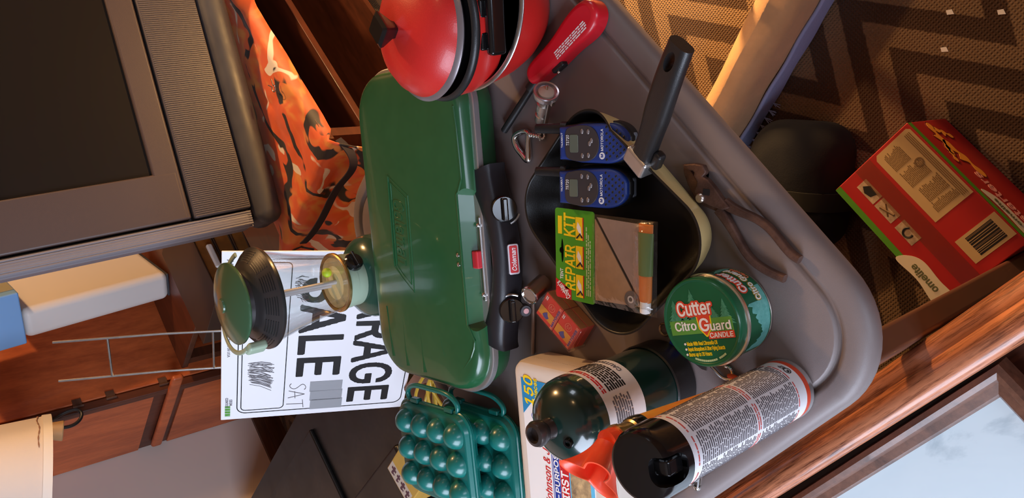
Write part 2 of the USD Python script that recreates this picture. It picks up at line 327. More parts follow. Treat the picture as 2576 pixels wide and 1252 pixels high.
PRINT = usdkit.material(stage, W + '/Looks/pale_print', nd, [('t.object', 'm.vector'), ('m.vector', 'n.vector'), ('n.fac', 'r.fac'), ('r.color', 'p.base_color')], surface='p.BSDF')
obj(pic, 'print', bx(-fw + .027, -fl + .027, .006, fw - .027, fl - .027, .012), PRINT, False)

# ------------------------------------------------------------------ wooden cabinet against the back wall
CABW = wood('cabinet_wood', lin(140, 62, 30), lin(220, 114, 60), 3.2, (2.2, 2.2, 0.5), 0.42, 0.15, (0.3, 0.7))
CABD = wood('cabinet_wood_dark', lin(60, 28, 16), lin(104, 52, 32), 3.2, (2.2, 2.2, 0.5), 0.45, 0.1)
cab = thing('wooden_cabinet', 'tall red-brown wooden cabinet against the back wall behind the upside-down sign', 'cabinet', (1.46, 2.9, 0))
obj(cab, 'body', bx(.006, .012, 0, 1.1, .495, 2.0), CABD, False)
obj(cab, 'side_panel', bx(0, .02, .62, .007, .495, 1.98), CABW, False)
obj(cab, 'side_panel', bx(0, .02, .02, .007, .495, .5), CABW, False)
obj(cab, 'side_rail', rbox(-.022, -.10, .53, .004, .47, .575, .012), CABW)
obj(cab, 'corner_post', rbox(-.006, -.006, 0, .03, .03, 2.0, .006), CABD)
obj(cab, 'door', rbox(.034, -.006, .06, .74, .014, 1.95, .005), CABW)
obj(cab, 'door', rbox(.746, -.006, .06, 1.09, .014, 1.95, .005), CABW)
for z in (.582, .774, .887): obj(cab, 'hinge', cat(tube([(.02, -.01, z - .018), (.02, -.01, z + .018)], .005), bx(.02, -.011, z - .015, .05, -.006, z + .015)), DARKTRIM)
# crooked lampshade and its socket, hung off the cabinet corner
SHADE = mat('lampshade_cloth', lin(214, 204, 196), 0.85, bump=0.2, bscale=300)
lamp = thing('wall_lamp', 'crooked white cloth lampshade with a brown stain along its rim, by the wooden cabinet', 'lamp', (1.118, 2.62, 1.087), (0, 13.7, 0))
R0, R1, Hs = .2, .155, .3
obj(lamp, 'lamp_shade', lathe([(R0 - .004, 0), (R0, 0), (R1, Hs), (R1 - .004, Hs), (R0 - .004, 0.0)], 64), SHADE)
obj(lamp, 'rim_trim', lathe([(R0 - .003, -.002), (R0 + .003, -.002), (R0 + .001, .022), (R0 - .003, .022), (R0 - .003, -.002)], 64), mat('shade_trim', lin(226, 220, 212), 0.7))
st = [(R0 * 1.001 + .0008 - (R0 - R1) * z / Hs, z, a) for a, z in [(math.radians(d), .034 + .002 * math.sin(d * .23) + .0015 * math.sin(d * .11)) for d in np.linspace(-85, -25, 40)]]
obj(lamp, 'stain', tube([(r * math.cos(a), r * math.sin(a), z) for r, z, a in st], [.0006 + .0016 * abs(math.sin(i * .7)) for i in range(len(st))], 6), mat('brown_stain', lin(150, 112, 92), 0.9))
TAN = mat('tan_enamel', lin(188, 150, 105), 0.45)
ck = thing('gooseneck_lamp', 'small tan cone lamp head with a black looped neck on the cabinet corner', 'lamp', (0, 0, 0))
obj(ck, 'cone_head', cat(mv(lathe([(0, 0), (.034, 0), (.036, .003), (.026, .06), (.02, .066), (0, .066)], 28), (1.385, 2.86, .962), ry=18)), TAN)
obj(ck, 'neck', tube(spline([(1.40, 2.86, .965), (1.397, 2.86, .926), (1.414, 2.86, .899), (1.435, 2.86, .891), (1.451, 2.86, .898), (1.456, 2.86, .921), (1.452, 2.87, .958), (1.452, 2.893, .985)], 40), .006), BLACK)

# ------------------------------------------------------------------ black storage trunk
bin_ = thing('storage_trunk', 'black glossy plastic storage trunk with stepped lid by the back wall baseboard', 'trunk', (.5, 2.555, 0))
SEMI = mat('semi_gloss_black', lin(15, 14, 14), 0.36, rvar=0.08, var=0.1, scale=8)
obj(bin_, 'body', loft_rr([(.92, 1.40, .05, 0), (.94, 1.42, .05, .03), (.96, 1.44, .05, .30), (.98, 1.46, .05, .302), (.98, 1.46, .05, .33)], 6), SEMI)
obj(bin_, 'lid', cat(loft_rr([(1.0, 1.48, .05, .33), (1.0, 1.48, .05, .352), (.985, 1.465, .05, .36), (.9, 1.38, .05, .362)], 6), mv(rbox(-.36, -.66, 0, .1, .62, .026, .01), (0, 0, .36)), mv(rbox(-.42, -.2, 0, .4, .66, .016, .006), (0, 0, .36))), SEMI)
obj(bin_, 'latch', rbox(.30, -.76, .28, .40, -.735, .36, .008), BLACK)

# ------------------------------------------------------------------ television stand, tiger cloth, television
STANDW = wood('stand_wood', lin(54, 26, 15), lin(96, 48, 29), 3.0, (0.5, 2.5, 2.5), 0.4, 0.2)
stand = thing('television_stand', 'dark red-brown wooden television stand with an open shelf, under the tiger cloth', 'stand', (1.25, 1.3, 0))
obj(stand, 'top', rbox(-.02, 0, .475, 1.25, .62, .5, .004), STANDW)
obj(stand, 'side_panel', bx(0, .01, .0, .028, .61, .475), STANDW, False); obj(stand, 'side_panel', bx(1.2, .01, 0, 1.228, .61, .475), STANDW, False)
obj(stand, 'shelf', rbox(.028, .006, .345, 1.2, .6, .367, .003), STANDW); obj(stand, 'bottom', bx(.028, .02, .05, 1.2, .6, .07), STANDW, False)
obj(stand, 'back_panel', bx(.028, .6, .05, 1.2, .61, .475), STANDW, False)
# tiger cloth: lies on the stand, hangs over its left end and droops over the front edge
def tiger():
    nu, nv = 90, 60; V = []
    for i in range(nu):
        s = -0.40 + 1.62 * i / (nu - 1)            # along x; below zero it hangs over the left end
        for j in range(nv):
            t = j / (nv - 1); y = -.012 + .42 * t
            if s >= 0: x, z = s, .5045
            else:
                b = min(-s / .06, 1.0) * math.pi / 2
                x, z = (-.038 * math.sin(b) - .02, .4665 + .038 * math.cos(b)) if -s < .06 else (-.058 - .28 * (-s - .06) ** 1.15, .4665 - (-s - .06) * .55)
            f = meshkit.fbm(np.array([s * 7, t * 4, 1.7]), 3)
            fold = .016 * math.sin(9 * t + 4 * s + 6 * f) * (1.0 if s < 0 else .45) + .03 * max(0, f - .45)
            edge = max(0, (.10 - t) / .10)
            V.append((x - (fold if s < -.06 else 0), y + (.05 * (s < 0) * t) - .004 * edge, z + (abs(fold) * .8 + .004 if s >= -.06 else 0) - (.026 * edge ** 2 if s > 0 else 0)))
    V = np.array(V); q = np.arange(nu * nv).reshape(nu, nv); F = np.vstack([np.c_[q[:-1, :-1].ravel(), q[1:, :-1].ravel(), q[1:, 1:].ravel()], np.c_[q[:-1, :-1].ravel(), q[1:, 1:].ravel(), q[:-1, 1:].ravel()]])
    m = trimesh.Trimesh(V, F, process=False); n = m.vertex_normals; 
    top = V; bot = V - n * .004
    ring = np.r_[q[0, :], q[1:, -1], q[-1, -2::-1], q[-2:0:-1, 0]]; N = len(V)
    F2 = np.vstack([F, F[:, ::-1] + N, np.c_[ring, np.roll(ring, -1), np.roll(ring, -1) + N], np.c_[ring, np.roll(ring, -1) + N, ring + N]])
    return trimesh.Trimesh(np.vstack([top, bot]), F2, process=False)
nd = {'t': ('texture_coordinate', {}), 'm': ('mapping', dict(scale=(2.5, 4.2, 4.2), rotation=(0, 0, 0.7))), 'w': ('wave_texture', dict(bands_direction='y', scale=0.75, distortion=11.0, detail=2.0, detail_scale=1.6)),
      'n': ('noise_texture', dict(scale=3.6, detail=2.0, distortion=0.8)), 'n2': ('noise_texture', dict(scale=3.2, detail=1.0, distortion=1.0)),
      'c': ('rgb_ramp', dict(ramp=[(0.0, lin(206, 74, 30)), (0.5, lin(226, 98, 42)), (0.62, lin(226, 140, 62)), (1.0, lin(230, 150, 80))])),
      's': ('rgb_ramp', dict(ramp=[(0.0, (1, 1, 1)), (0.09, (1, 1, 1)), (0.13, (0, 0, 0)), (1.0, (0, 0, 0))])), 'wh': ('rgb_ramp', dict(ramp=[(0.0, (0, 0, 0)), (0.63, (0, 0, 0)), (0.655, (1, 1, 1)), (1, (1, 1, 1))])),
      'bk': ('rgb_ramp', dict(ramp=[(0.0, (0, 0, 0)), (0.42, (0, 0, 0)), (0.47, (1, 1, 1)), (1, (1, 1, 1))])), 'sm': ('mix_color', dict(blend_type='multiply', fac=1.0)), 'n3': ('noise_texture', dict(scale=5.5, detail=1.0)), 'x1': ('mix_color', dict(b=lin(236, 222, 205))), 'x2': ('mix_color', dict(b=lin(34, 24, 26))), 'p': ('principled_bsdf', dict(roughness=0.5, sheen_weight=0.2))}
TIGER = usdkit.material(stage, W + '/Looks/tiger_print', nd, [('t.object', 'm.vector'), ('m.vector', 'w.vector'), ('m.vector', 'n.vector'), ('m.vector', 'n2.vector'), ('n.fac', 'c.fac'), ('n2.fac', 'wh.fac'), ('w.fac', 's.fac'),
     ('wh.color', 'x1.fac'), ('c.color', 'x1.a'), ('x1.result', 'x2.a'), ('m.vector', 'n3.vector'), ('n3.fac', 'bk.fac'), ('s.color', 'sm.a'), ('bk.color', 'sm.b'), ('sm.result', 'x2.fac'), ('x2.result', 'p.base_color')], surface='p.BSDF')
tc = thing('tiger_cloth', 'orange tiger-striped cloth draped over the television stand', 'cloth', (1.25, 1.3, 0))
obj(tc, 'cloth', tiger(), TIGER, True)
hem = spline([(-.035, -.012, .478), (-.10, .03, .452), (-.095, .10, .464), (-.10, .19, .476), (-.10, .28, .486), (-.09, .34, .495)], 40)
obj(tc, 'hem', sweep(hem, rr(.004, .024, .002, 3)), mat('navy_hem', lin(36, 30, 44), 0.8), label='dark navy hem')

# television: leans back and sits a little crooked on its base
tvu, tvv = np.array([.867, -.496, .052]), np.array([.037, .168, .985]); tvu /= np.linalg.norm(tvu); tvn = np.cross(tvu, tvv); tvn /= np.linalg.norm(tvn); tvv = np.cross(tvn, tvu)
tv = thing('television', 'grey plastic television with a wide ribbed bezel and dark blank screen', 'television', mtx=frame(tvu, tvv, tvn, (1.243, 1.641, .60)))
TVP = mat('television_plastic', lin(70, 56, 53), 0.45, bump=0.08, bscale=900)
TVR = mat('television_ribbed', lin(84, 76, 76), 0.42)
TW, TH = .98, .635
# bezel built as four boards round the screen; ribbed lower grille and ribbed left cheek
for b in ((.055, .158, -.05, TW, .224, .004, .006), (.055, TH - .045, -.05, TW, TH, .004, .006), (.055, .165, -.05, .186, TH, .0045, .006), (TW - .14, .165, -.05, TW, TH, .0045, .006)): obj(tv, 'bezel', rbox(*b), TVP)
obj(tv, 'screen', bx(.17, .20, -.03, TW - .13, TH - .04, -.008), mat('dark_screen', lin(22, 16, 12), 0.5, spec=0.15), False)
ribs = [rbox(.0525, .002, -.06, TW, .152, .012, .006)]; x = .056
while x < TW - .008: ribs.append(bx(x, .006, .012, x + .0028, .149, .0145)); x += .0056
obj(tv, 'grille', cat(*ribs), TVR, False)
chk = [rbox(0, .002, -.09, .05, TH, .006, .02)]
for k in range(7): chk.append(tube([(.004 + .0065 * k, .006, (.0035 if k else -.006)), (.004 + .0065 * k, TH - .01, (.0035 if k else -.006))], .0032, 6))
obj(tv, 'side_cheek', cat(*chk), mat('television_cheek_lit', lin(118, 114, 120), 0.4))  # bluish window light on this side is painted into its paler colour
obj(tv, 'cabinet_back', loft([np.array([(x, y, z) for x, y in rr(w, h, .04) + (TW / 2, TH / 2)]) for w, h, z in ((.5, .34, -.34), (.62, .42, -.32), (.93, .59, -.09), (.93, .59, -.045))]), TVP)
BASEG = mat('dark_grey_base', lin(62, 62, 68), 0.5, rvar=0.1, var=0.15, scale=14)
obj(tv, 'base', mv(rbox(0.0, -.078, -.12, .95, .0, .035, .035), (.0, 0, 0)), BASEG)
# pull ring lying on the cloth
obj(None, 'metal_clip', cat(tube(arc((0, 0), .009, 20, 330, 16), .0016, 8), tube([(.008, .003, 0), (.026, .012, .002)], .0014, 8), tube([(.008, -.005, 0), (.022, -.014, .002)], .0014, 8)).apply_transform(trimesh.transformations.translation_matrix([1.47, 1.345, .533])), CHROME)
tag(stage.GetPrimAtPath(W + '/metal_clip'), 'small bent shiny wire clip on the tiger cloth below the television', 'clip')

# ------------------------------------------------------------------ between television and cabinet
side = thing('side_table', 'low dark side table holding the white box behind the television', 'table', (1.50, 2.44, 0))
obj(side, 'top', rbox(0, 0, .49, .62, .40, .515, .004), STANDW)
for x in (.01, .57):
    for y in (.01, .35): obj(side, 'leg', bx(x, y, 0, x + .04, y + .04, .49), STANDW, False)
WB = mat('white_appliance', lin(222, 214, 208), 0.5)
wbx = thing('white_box', 'tall white rounded plastic box standing by the television\'s left edge', 'box', (1.775, 2.56, .520), (0, -6.5, 0))
obj(wbx, 'body', mv(rbox(0, 0, .0, .34, .115, .51, .028), rz=30), WB); obj(wbx, 'base_plate', mv(rbox(.01, .01, -.004, .33, .105, .004, .003), rz=30), BASEG)
bb = thing('blue_box', 'light blue box with a grey-green side, on top of the white box', 'box', (1.717, 2.56, 1.0315), (0, -6.5, 0))
obj(bb, 'carton', mv(rbox(-.03, -.085, 0, .20, .112, .2, .006), rz=30), mat('pale_blue_card', lin(120, 165, 215), 0.6)); obj(bb, 'side_panel', mv(rbox(.0, -.0875, .005, .195, -.083, .195, .001), rz=30), mat('grey_green_card', lin(150, 146, 126), 0.7))
GOLD = mat('gilt_spine', lin(140, 92, 45), 0.4, var=0.3, scale=30); PAGES = [mat(f'album_cover_{i}', lin(*c), 0.6, var=0.2, scale=15) for i, c in enumerate([(44, 30, 24), (60, 38, 26), (38, 27, 24), (70, 46, 32)])]
looks = ['thick black album on top of the stack behind the television', 'brown album second from the top of the stack behind the television', 'dark brown album in the middle of the stack behind the television', 'worn tan-brown album second from the bottom of the stack behind the television', 'black album at the bottom of the stack behind the television']
z = .30
for i, hgt in enumerate((.050, .055, .05, .06, .065)):
    b = thing('photo_album', looks[4 - i], 'album', (1.34 + .012 * (i % 2), 2.12 - .006 * i, z), 3 * math.sin(i * 2.1), group=None)
    obj(b, 'cover', cat(rbox(0, 0, 0, .42, .28, .005, .002), rbox(0, 0, hgt - .006, .42, .28, hgt - .001, .002), rbox(0, 0, 0, .006, .28, hgt - .001, .003)), PAGES[(i + 1) % 4]); obj(b, 'pages', bx(.006, .004, .005, .414, .272, hgt - .006), GOLD, False)
    z += hgt
cr = thing('wooden_crate', 'dark wooden crate under the stack of albums', 'crate', (1.32, 2.08, 0)); obj(cr, 'box', bx(0, 0, 0, .46, .34, .295), CABD, False); obj(cr, 'lid', rbox(-.004, -.004, .28, .464, .344, .2995, .003), STANDW)
hk = obj(None, 'white_hook', mv(cat(rbox(0, 0, 0, .10, .016, .02, .006), rbox(0, 0, -.03, .016, .016, .012, .006)), (1.445, 2.098, .525)), mat('white_plastic', lin(230, 226, 222), 0.4)); tag(hk, 'small white plastic hook at the edge of the dark albums', 'hook')

# ------------------------------------------------------------------ garage sale sign, upside down, on the cardboard box
su, sv = np.array([-.300, .95, -.083]), np.array([.335, .188, .923]); su /= np.linalg.norm(su); sv -= su * (su @ sv); sv /= np.linalg.norm(sv)
# local x runs to the left as seen, y runs up the room; the print is turned half round
sx = -su; sn = np.cross(sx, sv)
sign = thing('garage_sale_sign', 'white garage sale sign standing upside down behind the stove, wire stakes in the air', 'sign', mtx=frame(sx, sv, sn, (.92, 1.284, .891)))
SW, SH = .504, .447
SIGNW = mat('corrugated_white_plastic', lin(236, 235, 238), 0.45)
obj(sign, 'board', mv(rbox(0, -SH, -.004, SW, 0, 0, .0015), (-SW, 0, 0)), SIGNW)
def S(m, rd, dn, ink, name, k=0): # rd: along the reading direction from the left of the writing; dn: from the foot of the writing upward (both metres)
    return obj(sign, name, mv(m, (-rd, -dn, .0002), rz=180), ink, False)
def ring_rect(w, h, r, t): return Polygon(rr(w, h, r), [rr(w - 2 * t, h - 2 * t, r - t)])
S(ext(ring_rect(.466, .402, .022, .0022), .0004), SW / 2, .236, BLACKINK, 'border_line')
S(ext(ring_rect(.448, .10, .012, .002), .0004), SW / 2, .094, BLACKINK, 'border_line')
S(text('GARAGE', .098, .0005, True, width=.42), SW / 2 + .008, .348, BLACKINK, 'lettering')
S(text('SALE', .098, .0005, True, width=.30), .222, .219, BLACKINK, 'lettering')
def stroke(*P): return tube(spline([(*q, .0004) for q in P], 24) if len(P) > 2 else [(*q, .0004) for q in P], .0008, 5)
S(cat(stroke((.012, .018), (.002, .021), (-.006, .014), (.002, .004), (.008, -.006), (.0, -.016), (-.010, -.013))), .404, .172, GREYINK, 'handwriting')
S(cat(stroke((-.014, -.018), (.0, .020)), stroke((.0, .020), (.010, -.019)), stroke((-.011, -.004), (.012, -.002))), .432, .172, GREYINK, 'handwriting')
S(cat(stroke((-.012, .018), (.015, .021)), stroke((.002, .020), (.0, -.020))), .463, .170, GREYINK, 'handwriting')
TAPE = mat('silver_tape', lin(170, 172, 176), 0.35, 0.25, bump=0.5, bscale=90)
for k in range(3): S(flat(.034, .078, .0007), .408 + k * .031, .242 + .002 * k, TAPE, 'tape_strip')
rng = random.Random(5)
def scribble(w, h, n):
    out = []; 
    for i in range(n):
        x = -w / 2 + w * i / n + rng.uniform(-.004, .004); a = rng.uniform(-.2, .3); out.append(tube([(x, -h / 2 + rng.uniform(0, .01), .0003), (x + a * .03, 0, .0003), (x + a * .06 + .008, h / 2 - rng.uniform(0, .01), .0003)], .0006, 4))
    return cat(*out)
S(scribble(.07, .06, 46), .352, .088, GREYINK, 'scribble'); S(scribble(.11, .05, 60), .13, .095, GREYINK, 'scribble'); S(scribble(.06, .03, 30), .10, .165, GREYINK, 'scribble')
S(text('Hillman', .012, .0004, True, .3), .05, .017, GREYINK, 'lettering'); S(text('MADE IN USA', .006), .27, .016, GREYINK, 'lettering'); S(text('SIGN', .006, bold=True), .445, .022, GREYINK, 'lettering'); S(text('CENTER', .006, bold=True), .445, .013, GREYINK, 'lettering')
S(cat(*[bx(-.02 + .003 * i, -.006, 0, -.0185 + .003 * i + .001 * (i % 3 == 0), .006, .0004) for i in range(12)]), .477, .015, GREENINK, 'barcode')
for rd in (.222, .334): obj(sign, 'stake', tube([(-rd, -.38, -.0065), (-rd, -.05, -.0065), (-rd - .003, .12, -.0065), (-rd - .016, .328, -.0065)], .0028, 8), STEEL)
for y, d in ((.017, 0), (.226, .009)): obj(sign, 'stake_rung', tube([(-.222 - d, y, -.0065), (-.334 - d, y - .002, -.0065)], .0026, 8), STEEL)
CARD = mat('brown_cardboard', lin(150, 104, 80), 0.85, var=0.25, scale=14, bump=0.2, bscale=80)
cbx = thing('cardboard_box', 'brown cardboard box of yellow rope behind the egg carriers, by the table\'s far edge', 'box', (.28, 1.14, 0), 0)
obj(cbx, 'box', cut(rbox(0, 0, 0, .36, .475, .452, .004), bx(.006, .006, .34, .354, .469, .5)), CARD)
obj(cbx, 'flap', mv(bx(-.004, 0, 0, 0, .475, .12), (0.002, 0, .45), ry=-125), CARD, False)
rng = random.Random(11); cords = thing('yellow_rope', 'tangled yellow rope heaped in the open cardboard box', 'rope', (.46, 1.385, .385))
CORD = mat('yellow_rope_plastic', lin(176, 140, 38), 0.5)
for k in range(7):
    pts = [(.155 * math.cos(a + k) * rng.uniform(.45, 1), .20 * math.sin(a + k) * rng.uniform(.45, 1), .012 + .013 * k + rng.uniform(0, .03)) for a in np.linspace(0, 2 * math.pi * 1.6, 13)]
    obj(cords, 'strand', tube(spline(pts, 90), .0042, 7), CORD)
tg = obj(None, 'paper_tag', mv(ext(Polygon([(-.012, .05), (.02, .05), (.004, -.03)]), .0006), (.50, 1.40, .452), rz=130, rx=0), PAPER, False); tag(tg, 'small pointed white paper tag lying on the yellow rope', 'tag')
crt = thing('yellow_carton', 'small yellow carton with blurred brown print, behind the egg carriers', 'carton', (.46, 1.712, .0), 4)
YC = mat('yellow_card', lin(206, 160, 72), 0.7, var=0.12, scale=20)
obj(crt, 'carton', rbox(-.058, -.068, 0, .058, .068, .50, .003), YC)
obj(crt, 'print_panel', bx(-.05, .026, .5, .055, .064, .5004), mat('cream_panel', lin(205, 185, 165), 0.7), False)
BROWNINK = mat('brown_ink', lin(96, 60, 66), 0.7)
for x, w in ((-.036, .016), (-.012, .02), (.012, .014), (.036, .02)):
    obj(crt, 'print', ext(unary_union([sbox(x - w / 2, .036, x + w / 2, .044), sbox(x - w / 6, .03, x + w / 6, .058), sbox(x - w / 2, .05, x + w / 5, .055)]), .0004, .5003), BROWNINK, False)

# ------------------------------------------------------------------ the gear on the table
GREEN = mat('green_enamel', lin(34, 84, 50), 0.26, coat=0.25, var=0.12, scale=7, rvar=0.05)
SILVER = mat('silver_seam', (0.62, 0.6, 0.6), 0.35, 0.85)
stove = thing('camp_stove', 'green two-burner camp stove with its lid closed and a black front handle', 'camp stove', (.566, .813, TZ), -42.5)
base = loft_rr([(.47, .25, .06, .006), (.486, .264, .066, .013), (.494, .272, .068, .03), (.494, .272, .068, .047)], 12)
obj(stove, 'base', base, GREEN)
obj(stove, 'seam', loft_rr([(.50, .279, .07, .0435), (.504, .283, .0715, .0455), (.504, .283, .0715, .0545), (.499, .278, .07, .0562)], 12), SILVER)
lidm = loft_rr([(.493, .271, .068, .054), (.491, .269, .068, .062), (.486, .264, .067, .0705), (.481, .259, .066, .0742), (.474, .252, .063, .0765), (.464, .242, .06, .0777), (.44, .218, .054, .0790), (.40, .18, .04, .0805), (.2, .06, .02, .0825)], 12)
HX = -.040
notch = hull([(HX + x, y, z) for x, y, z in [(-.100, -.102, .1), (.100, -.102, .1), (-.128, -.18, .1), (.128, -.18, .1), (-.092, -.1275, .0553), (.092, -.1275, .0553), (-.128, -.18, .0553), (.128, -.18, .0553)]])
obj(stove, 'lid', cut(lidm, notch), GREEN, 20)
yk = -.1155; cz = .0772
crease = [(-.205, -.098, cz), (-.186, -.116, cz), (-.170, -.1245, cz - .0004), (HX - .118, -.1275, cz - .0006), (HX - .1005, yk - .004, cz + .0004), (HX - .096, yk, cz + .0008), (HX + .096, yk, cz + .0008), (HX + .1005, yk - .004, cz + .0004), (HX + .118, -.1275, cz - .0006), (.15, -.1255, cz - .0004), (.19, -.122, cz - .0004)]
obj(stove, 'crease', tube(np.vstack([np.linspace(p, q, 5)[:-1] for p, q in zip(np.array(crease[:-1]), np.array(crease[1:]))]), .0017, 8), GREEN)
for x, y in ((-.2, -.09), (.2, -.09), (-.2, .09), (.2, .09)): obj(stove, 'foot', mv(lathe([(0, 0), (.011, 0), (.012, .003), (.012, .008), (0, .008)], 16), (x, y, 0)), BLACK)
# pressed emblem and ribs on the lid
emb = [(.083, .047), (.056, .004), (-.085, .004), (-.11, .006), (-.058, .055), (.07, .05)]
for q, g in enumerate((0, .006)):
    P = Polygon([(.085, .05), (.054, .0), (-.098, .006), (-.060, .055)]).buffer(-g); c = np.array(P.exterior.coords)
    obj(stove, 'pressed_outline', tube([(*a, .0822) for a in c], .0014, 6), GREEN)
obj(stove, 'pressed_lettering', mv(text('Coleman', .026, .0014, True, .35, width=.105), (-.005, .028, .0819), rz=180), GREEN, 30)
for pts in ([(-.13, .093, .0035), (-.215, .09, .0105)], [(-.13, .048, .003), (-.225, .05, .0105)], [(-.12, .0, .003), (-.228, .004, .0105)], [(-.07, -.03, .002), (-.19, -.055, .007)]):
    (xa, ya, ra), (xb, yb, rb) = pts
    obj(stove, 'lid_rib', hull([(xa, ya, .0816), (xa, ya, .079), (xb, yb - rb * .5, .0785), (xb, yb + rb * .5, .0785), (xb, yb, .0812), (xb, yb, .074)]), GREEN, 60)
for x in (-.032, -.046): obj(stove, 'rivet', mv(lathe([(0, 0), (.0032, 0), (.003, .0014), (.0015, .0022), (0, .0024)], 14), (x, -.108, .0788)), CHROME)
obj(stove, 'latch_tab', rbox(HX - .013, -.136, .056, HX + .013, -.123, .066, .002), mat('red_tab', lin(190, 40, 50), 0.5))
obj(stove, 'latch_bar', rbox(HX - .062, -.1375, .047, HX + .062, -.131, .0585, .002), STEEL)
for x in (-.052, .05): obj(stove, 'latch_screw', mv(trimesh.creation.icosphere(2, .0035), (HX + x, -.1345, .059)), CHROME)
hp = spline([(HX - .126, -.130, .034), (HX - .10, -.140, .034), (HX - .06, -.1545, .034), (HX, -.1635, .034), (HX + .06, -.1545, .034), (HX + .10, -.140, .034), (HX + .126, -.130, .034)], 44)
sc = [(2.15 - 1.22 * math.sin(math.pi * i / 43) ** .6, 1.0) for i in range(44)]
HANDLE = mat('handle_black', lin(34, 32, 36), 0.36, bump=0.2, bscale=1500)
obj(stove, 'handle', sweep(hp, rr(.0285, .047, .012, 5), sc), HANDLE, 50)
def knob(r, h):
    k = [lathe([(0, 0), (r, 0), (r, h * .35), (r * .92, h * .45), (0, h * .45)], 32), rbox(-r * .86, -r * .22, h * .4, r * .86, r * .22, h, r * .12)]
    return cat(*k)
for x, nm in ((HX + .072, 1), (HX - .074, -1)):
    k = obj(stove, 'control_knob', mv(knob(.0185, .017), (x, -.1715, .040), rx=58), GLOSSBLACK)
    obj(stove, 'dial_mark', mv(tube(arc((0, 0), .0225, 200 if nm > 0 else -28, 248 if nm > 0 else 20, 10), .0022, 8), (x, -.1735, .0415), rx=58), STEEL)
obj(stove, 'ignition_button', mv(lathe([(0, 0), (.0088, 0), (.0088, .012), (.0075, .014), (0, .014)], 24), (HX - .076, -.178, .022), rx=62), mat('dark_grey_plastic', lin(70, 68, 72), 0.4))
obj(stove, 'ignition_cap', mv(lathe([(0, 0), (.0042, 0), (.0038, .001), (0, .0012)], 20), (HX - .076, -.1905, .0287), rx=62), mat('pink_cap', lin(225, 170, 170), 0.4))
BR = 64
bdg = obj(stove, 'badge', mv(soft_ext(Polygon(rr(.044, .0165, .003)), .0022, .001), (HX + .0, -.1795, .036), rx=BR), mat('badge_silver', lin(200, 190, 195), 0.35, 0.4))
obj(stove, 'badge_panel', mv(ext(Polygon(rr(.039, .0118, .002)), .0005), (HX, -.1795 - .0021 * math.sin(math.radians(BR)), .036 + .0021 * math.cos(math.radians(BR))), rx=BR), REDINK, False)
obj(stove, 'lettering', mv(text('Coleman', .0065, .0004, True, .25, width=.033), (HX, -.1795 - .0025 * math.sin(math.radians(BR)), .036 + .0025 * math.cos(math.radians(BR))), rx=BR), WHITEINK, False)

# ---- lantern behind the stove
lan = thing('camping_lantern', 'green camping lantern with glass globe and dark vented hood, behind the stove', 'lantern', (.640, 1.039, TZ))
OLIVE = mat('olive_enamel', lin(40, 76, 62), 0.2, coat=0.4)
obj(lan, 'fuel_tank', lathe([(0, 0), (.066, 0), (.074, .006), (.0755, .014), (.0745, .034), (.069, .048), (.058, .058), (.046, .064), (0, .066)], 64), OLIVE)
PALE = mat('pale_green_enamel', lin(150, 168, 146), 0.4)
obj(lan, 'collar', lathe([(.043, .062), (.0455, .062), (.0465, .066), (.0465, .082), (.048, .0825), (.048, .0965), (.0505, .098), (.0505, .101), (.046, .102), (0, .102)], 64), PALE)
obj(lan, 'globe_ring', lathe([(.046, .1), (.0525, .1), (.0525, .104), (.0505, .1055), (.046, .104), (.046, .1)], 64), mat('brass', (0.6, 0.42, 0.18), 0.3, 1.0))
obj(lan, 'burner_plate', lathe([(0, .102), (.045, .102), (.045, .1035), (0, .105)], 48), mat('cream_burner', lin(225, 205, 150), 0.5, bump=0.4, bscale=300))
nd = {'t': ('transparent_bsdf', dict(color=(.97, .98, .98))), 'g': ('glossy_bsdf', dict(roughness=0.03)), 'f': ('layer_weight', dict(blend=0.22)), 'pw': ('math', dict(math_type='multiply_add', value2=0.55, value3=0.035)), 'm': ('mix_closure', {})}
PANE = usdkit.material(stage, W + '/Looks/clear_glass', nd, [('t.BSDF', 'm.closure1'), ('g.BSDF', 'm.closure2'), ('f.facing', 'pw.value1'), ('pw.value', 'm.fac')], surface='m.closure')
gl = [(.0495, .104), (.0515, .118), (.057, .15), (.066, .19), (.0745, .222), (.078, .24)]
obj(lan, 'glass_globe', lathe(gl + [(r - .0018, z) for r, z in gl[::-1]] + [gl[0]], 72), PANE, 60)
for a, o in ((70, .016), (250, .006)):
    x, y = o * math.cos(math.radians(a)), o * math.sin(math.radians(a)); obj(lan, 'generator_tube', tube([(x, y, .104), (x * .9, y * .9, .17), (x, y, .246)], .0042, 10), mat('pale_tube', lin(190, 180, 180), 0.35, 0.3))
obj(lan, 'mantle', mv(trimesh.creation.icosphere(3, .0085), (.016, -.012, .116), s=None), mat('lime_mantle', lin(190, 215, 40), 0.5))
VENT = mat('vent_black', lin(44, 40, 40), 0.32, coat=0.1)
ven = [(.070, .236), (.0825, .236), (.0845, .239), (.0845, .2435), (.082, .2455), (.072, .2545), (.0605, .2640), (.0535, .2665), (.048, .271), (.046, .288), (0, .289)]
obj(lan, 'vented_hood', lathe(ven, 72), VENT)
for i in range(12):
    a0 = i * 30 + 4; rings = []
    for k in range(6):
        t = .12 + .14 * k; r = .0605 + (.082 - .0605) * (1 - t); zz = .2455 + (.2640 - .2455) * t + .0004
        rings.append(tube(arc((0, 0), r, a0, a0 + 22, 9, zz), .0009, 5))
    obj(lan, 'vent_slot', cat(*rings), BLACK)
obj(lan, 'cap', lathe([(.045, .284), (.064, .284), (.0665, .2865), (.0665, .2895), (.064, .2915), (.05, .2972), (.03, .3025), (.012, .3045), (.011, .307), (0, .3075)], 64), mat('cap_green', lin(52, 84, 58), 0.26, coat=0.3))
